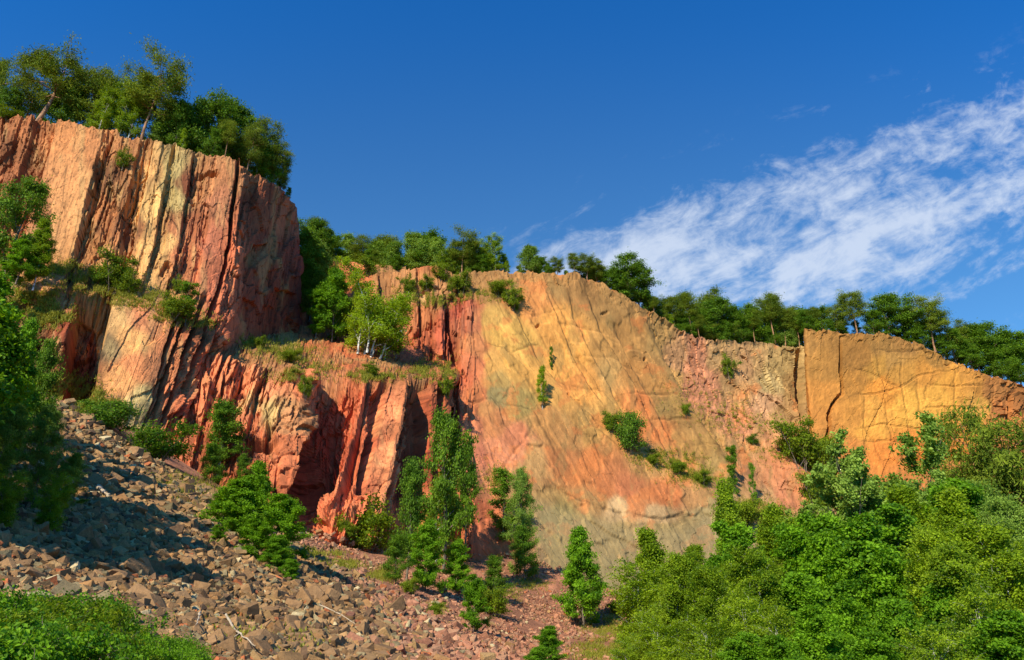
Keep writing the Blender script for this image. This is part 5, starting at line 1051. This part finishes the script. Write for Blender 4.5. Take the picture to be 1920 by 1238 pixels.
def build_scree():
    rng = np.random.default_rng(77); items = []
    def sample(n, ymin, ymax, smin, smax, pw):
        # uniform over the ground surface in polar cells so near stones do not crowd
        k = 0
        while k < n:
            px = rng.uniform(-350, 990, 4000); py = rng.uniform(735, 1320, 4000)
            m = rng.random(4000) < scree_mask(px, py); px = px[m]; py = py[m]
            for a, b in zip(px, py):
                p = hit(a, b)
                if p is None or p.y > 86 or p.y < ymin or p.y > ymax: continue
                d = p.length; s = smin + (smax - smin) * rng.random() ** pw
                items.append((p, min(s * (1 + d / 60.0), d * ((0.010 + 0.014 * rng.random() ** 4) if smin < .4 else rng.uniform(.016, .032))), a, b)); k += 1
                if k >= n: break
    sample(17000, 4, 90, 0.11, 0.40, 2.2); sample(9000, 30, 90, 0.12, 0.4, 2.2); sample(7000, 4, 30, 0.07, 0.2, 1.5); sample(240, 12, 90, 0.42, 0.8, 2.0)
    # finer rubble of the pink soil apron at the foot of the red block
    k = 0
    while k < 6000:
        px = rng.uniform(560, 1240, 4000); py = rng.uniform(985, 1300, 4000); cl = fbm(px / 40, py / 14, 90, 4)
        m = (scree_mask(px, py) < 0.5) & (cl > 0.0 - 0.5 * (py - 1150 > 0.55 * (px - 820)) + rng.normal(size=4000) * .25)
        for a, b in zip(px[m], py[m]):
            p = hit(a, b)
            if p is None or p.y > 128 or abs(p.z - float(gz(p.x, p.y))) > 0.9: continue
            items.append((p, rng.uniform(.07, .2) * (1 + p.length / 80) * (2.0 if rng.random() < .03 else 1), 2000, b)); k += 1
    size = np.array([it[1] / it[0].length for it in items])
    vis = np.array([0 < it[2] < 1000 and it[3] < 1236 and not (it[2] < 250 and it[3] > 1100) for it in items])
    order = np.argsort(-(size * vis)); solo = set(order[:300].tolist())
    brown = [lin((158, 124, 78)), lin((140, 107, 66)), lin((168, 130, 84)), lin((112, 86, 60)), lin((158, 116, 70)), lin((138, 121, 84))]
    red = [lin((172, 118, 86)), lin((152, 102, 74)), lin((182, 132, 96)), lin((160, 118, 86))]
    Vs, Fs, Cs, n0 = [], [], [], 0
    mats = {}
    def col_of(p, a, b):
        kx = 0.9 * sstep(600, 820, a + 0.35 * (1100 - b)); isr = rng.random() < kx; c = (red if isr else brown); c = c[rng.integers(len(c))]
        if rng.random() < 0.025: c = lin((180, 105, 62))
        if rng.random() < 0.03: c = lin((185, 165, 120))
        return c * rng.uniform(.75, 1.3), isr
    protos = []
    for i, (p, s, a, b) in enumerate(items):
        Rm = rotm(rng); 
        if rng.random() < 0.6:       # most lie flat
            an = rng.uniform(0, 6.28); tx, ty = rng.normal(size=2) * 0.35; Rm = np.array([[math.cos(an), -math.sin(an), 0], [math.sin(an), math.cos(an), 0], [0, 0, 1]]) @ np.array([[1, 0, tx], [0, 1, ty], [-tx, -ty, 1]])
        k = rng.integers(len(STN)); V, Fq = STN[k]; c, isr = col_of(p, a, b)
        if i in solo:
            protos.append((p, s, Rm, k, isr, a, b)); continue
        W = (V * s) @ Rm.T + np.array(p) + np.array([0, 0, s * 0.10]); Vs.append(W); Fs.append(Fq + n0); Cs.append(np.repeat(c[None], len(V), 0)); n0 += len(V)
    col = np.concatenate(Cs); rgba = np.concatenate([np.clip(col, .01, .9), np.ones((len(col), 1))], -1)
    o = mesh_obj('scree', np.concatenate(Vs), np.concatenate(Fs), M_STONE, attrs={'mineral': ('POINT', 'FLOAT_COLOR', rgba)})
    tag(o, 'loose broken stones covering the slope in the lower left', 'scree', kind='stuff')
    meshes = {}
    for (p, s, Rm, k, c, a, b) in protos:
        redd = bool(c); ci = ('red' if redd else 'brown', int(rng.integers(3)))
        key = (k, ci)
        if key not in meshes:
            V, Fq = STN[k]; cc = (lin((172, 116, 84)) if redd else lin((150, 115, 76))) * (0.75 + 0.2 * ci[1])
            meshes[key] = mesh_obj('scree_boulder', V, Fq, M_STONE, attrs={'mineral': ('POINT', 'FLOAT_COLOR', np.repeat(np.array([[*cc, 1]]), len(V), 0))}, link=False)
        o = bpy.data.objects.new('scree_boulder', meshes[key]); C.objects.link(o)
        from mathutils import Matrix
        M3 = Matrix([list(r) for r in Rm]).to_4x4(); o.rotation_euler = M3.to_euler(); o.scale = (s, s, s); o.location = p + Vector((0, 0, s * .1))
        zone = 'beside the herbs in the lower left corner' if a < 330 and b > 1040 else ('on the upper scree near the left trees' if b < 980 else ('low on the scree near the bottom edge' if b > 1150 else ('on the middle scree left of the bright maple' if a < 450 else 'on the scree below the bright maple')))
        tag(o, 'angular %s block lying %s' % ('reddish' if redd else 'brown', zone), 'rock', '%s blocks %s' % ('reddish' if redd else 'brown', zone))
build_scree()
# dead wood lying on the scree
def branch(pts, r, label, seed):
    rng = np.random.default_rng(seed); W = []
    for (px, py) in pts:
        p = hit(px, py); p.z = float(gz(p.x, p.y)); W.append(np.array(p) + np.array([0, 0, 0.45 * p.length / 40 + .1]))
    W = np.array(W); t = np.linspace(0, len(W) - 1, 14); i = np.minimum(t.astype(int), len(W) - 2); f = (t - i)[:, None]
    W = W[i] * (1 - f) + W[i + 1] * f + rng.normal(size=(14, 3)) * r * 0.3
    T = Tubes(); T.add(W, np.linspace(r, r * .35, 14), 7)
    sd = unit(W[9] - W[5] + rng.normal(size=3) * 0.8); T.add(np.array([W[7], W[7] + sd * r * 6, W[7] + sd * r * 12 + [0, 0, r * 2]]), [r * .5, r * .35, r * .1], 5)
    V, Fq = T.get(); tag(mesh_obj('dead_branch', V, Fq, B_DEAD, smooth=True), label, 'dead branch', 'dead branches on the scree')
B_DEAD = bark_material('dead_wood', (0.30, 0.22, 0.13), (0.52, 0.42, 0.28))
branch([(182, 928), (206, 940)], 0.14, 'pale broken log lying high on the scree', 1)
branch([(422, 1172), (440, 1195), (455, 1208), (478, 1236)], 0.03, 'long thin dead branch at the bottom of the scree', 2)
branch([(375, 1165), (368, 1190)], 0.025, 'short dead stick left of the long thin branch', 3)
branch([(150, 905), (120, 925), (95, 940)], 0.06, 'dark dead branch under the pale shrubby tree at the left', 4)
branch([(600, 1150), (640, 1172), (665, 1190)], 0.03, 'dead stick on the scree below the maple shadow', 5)
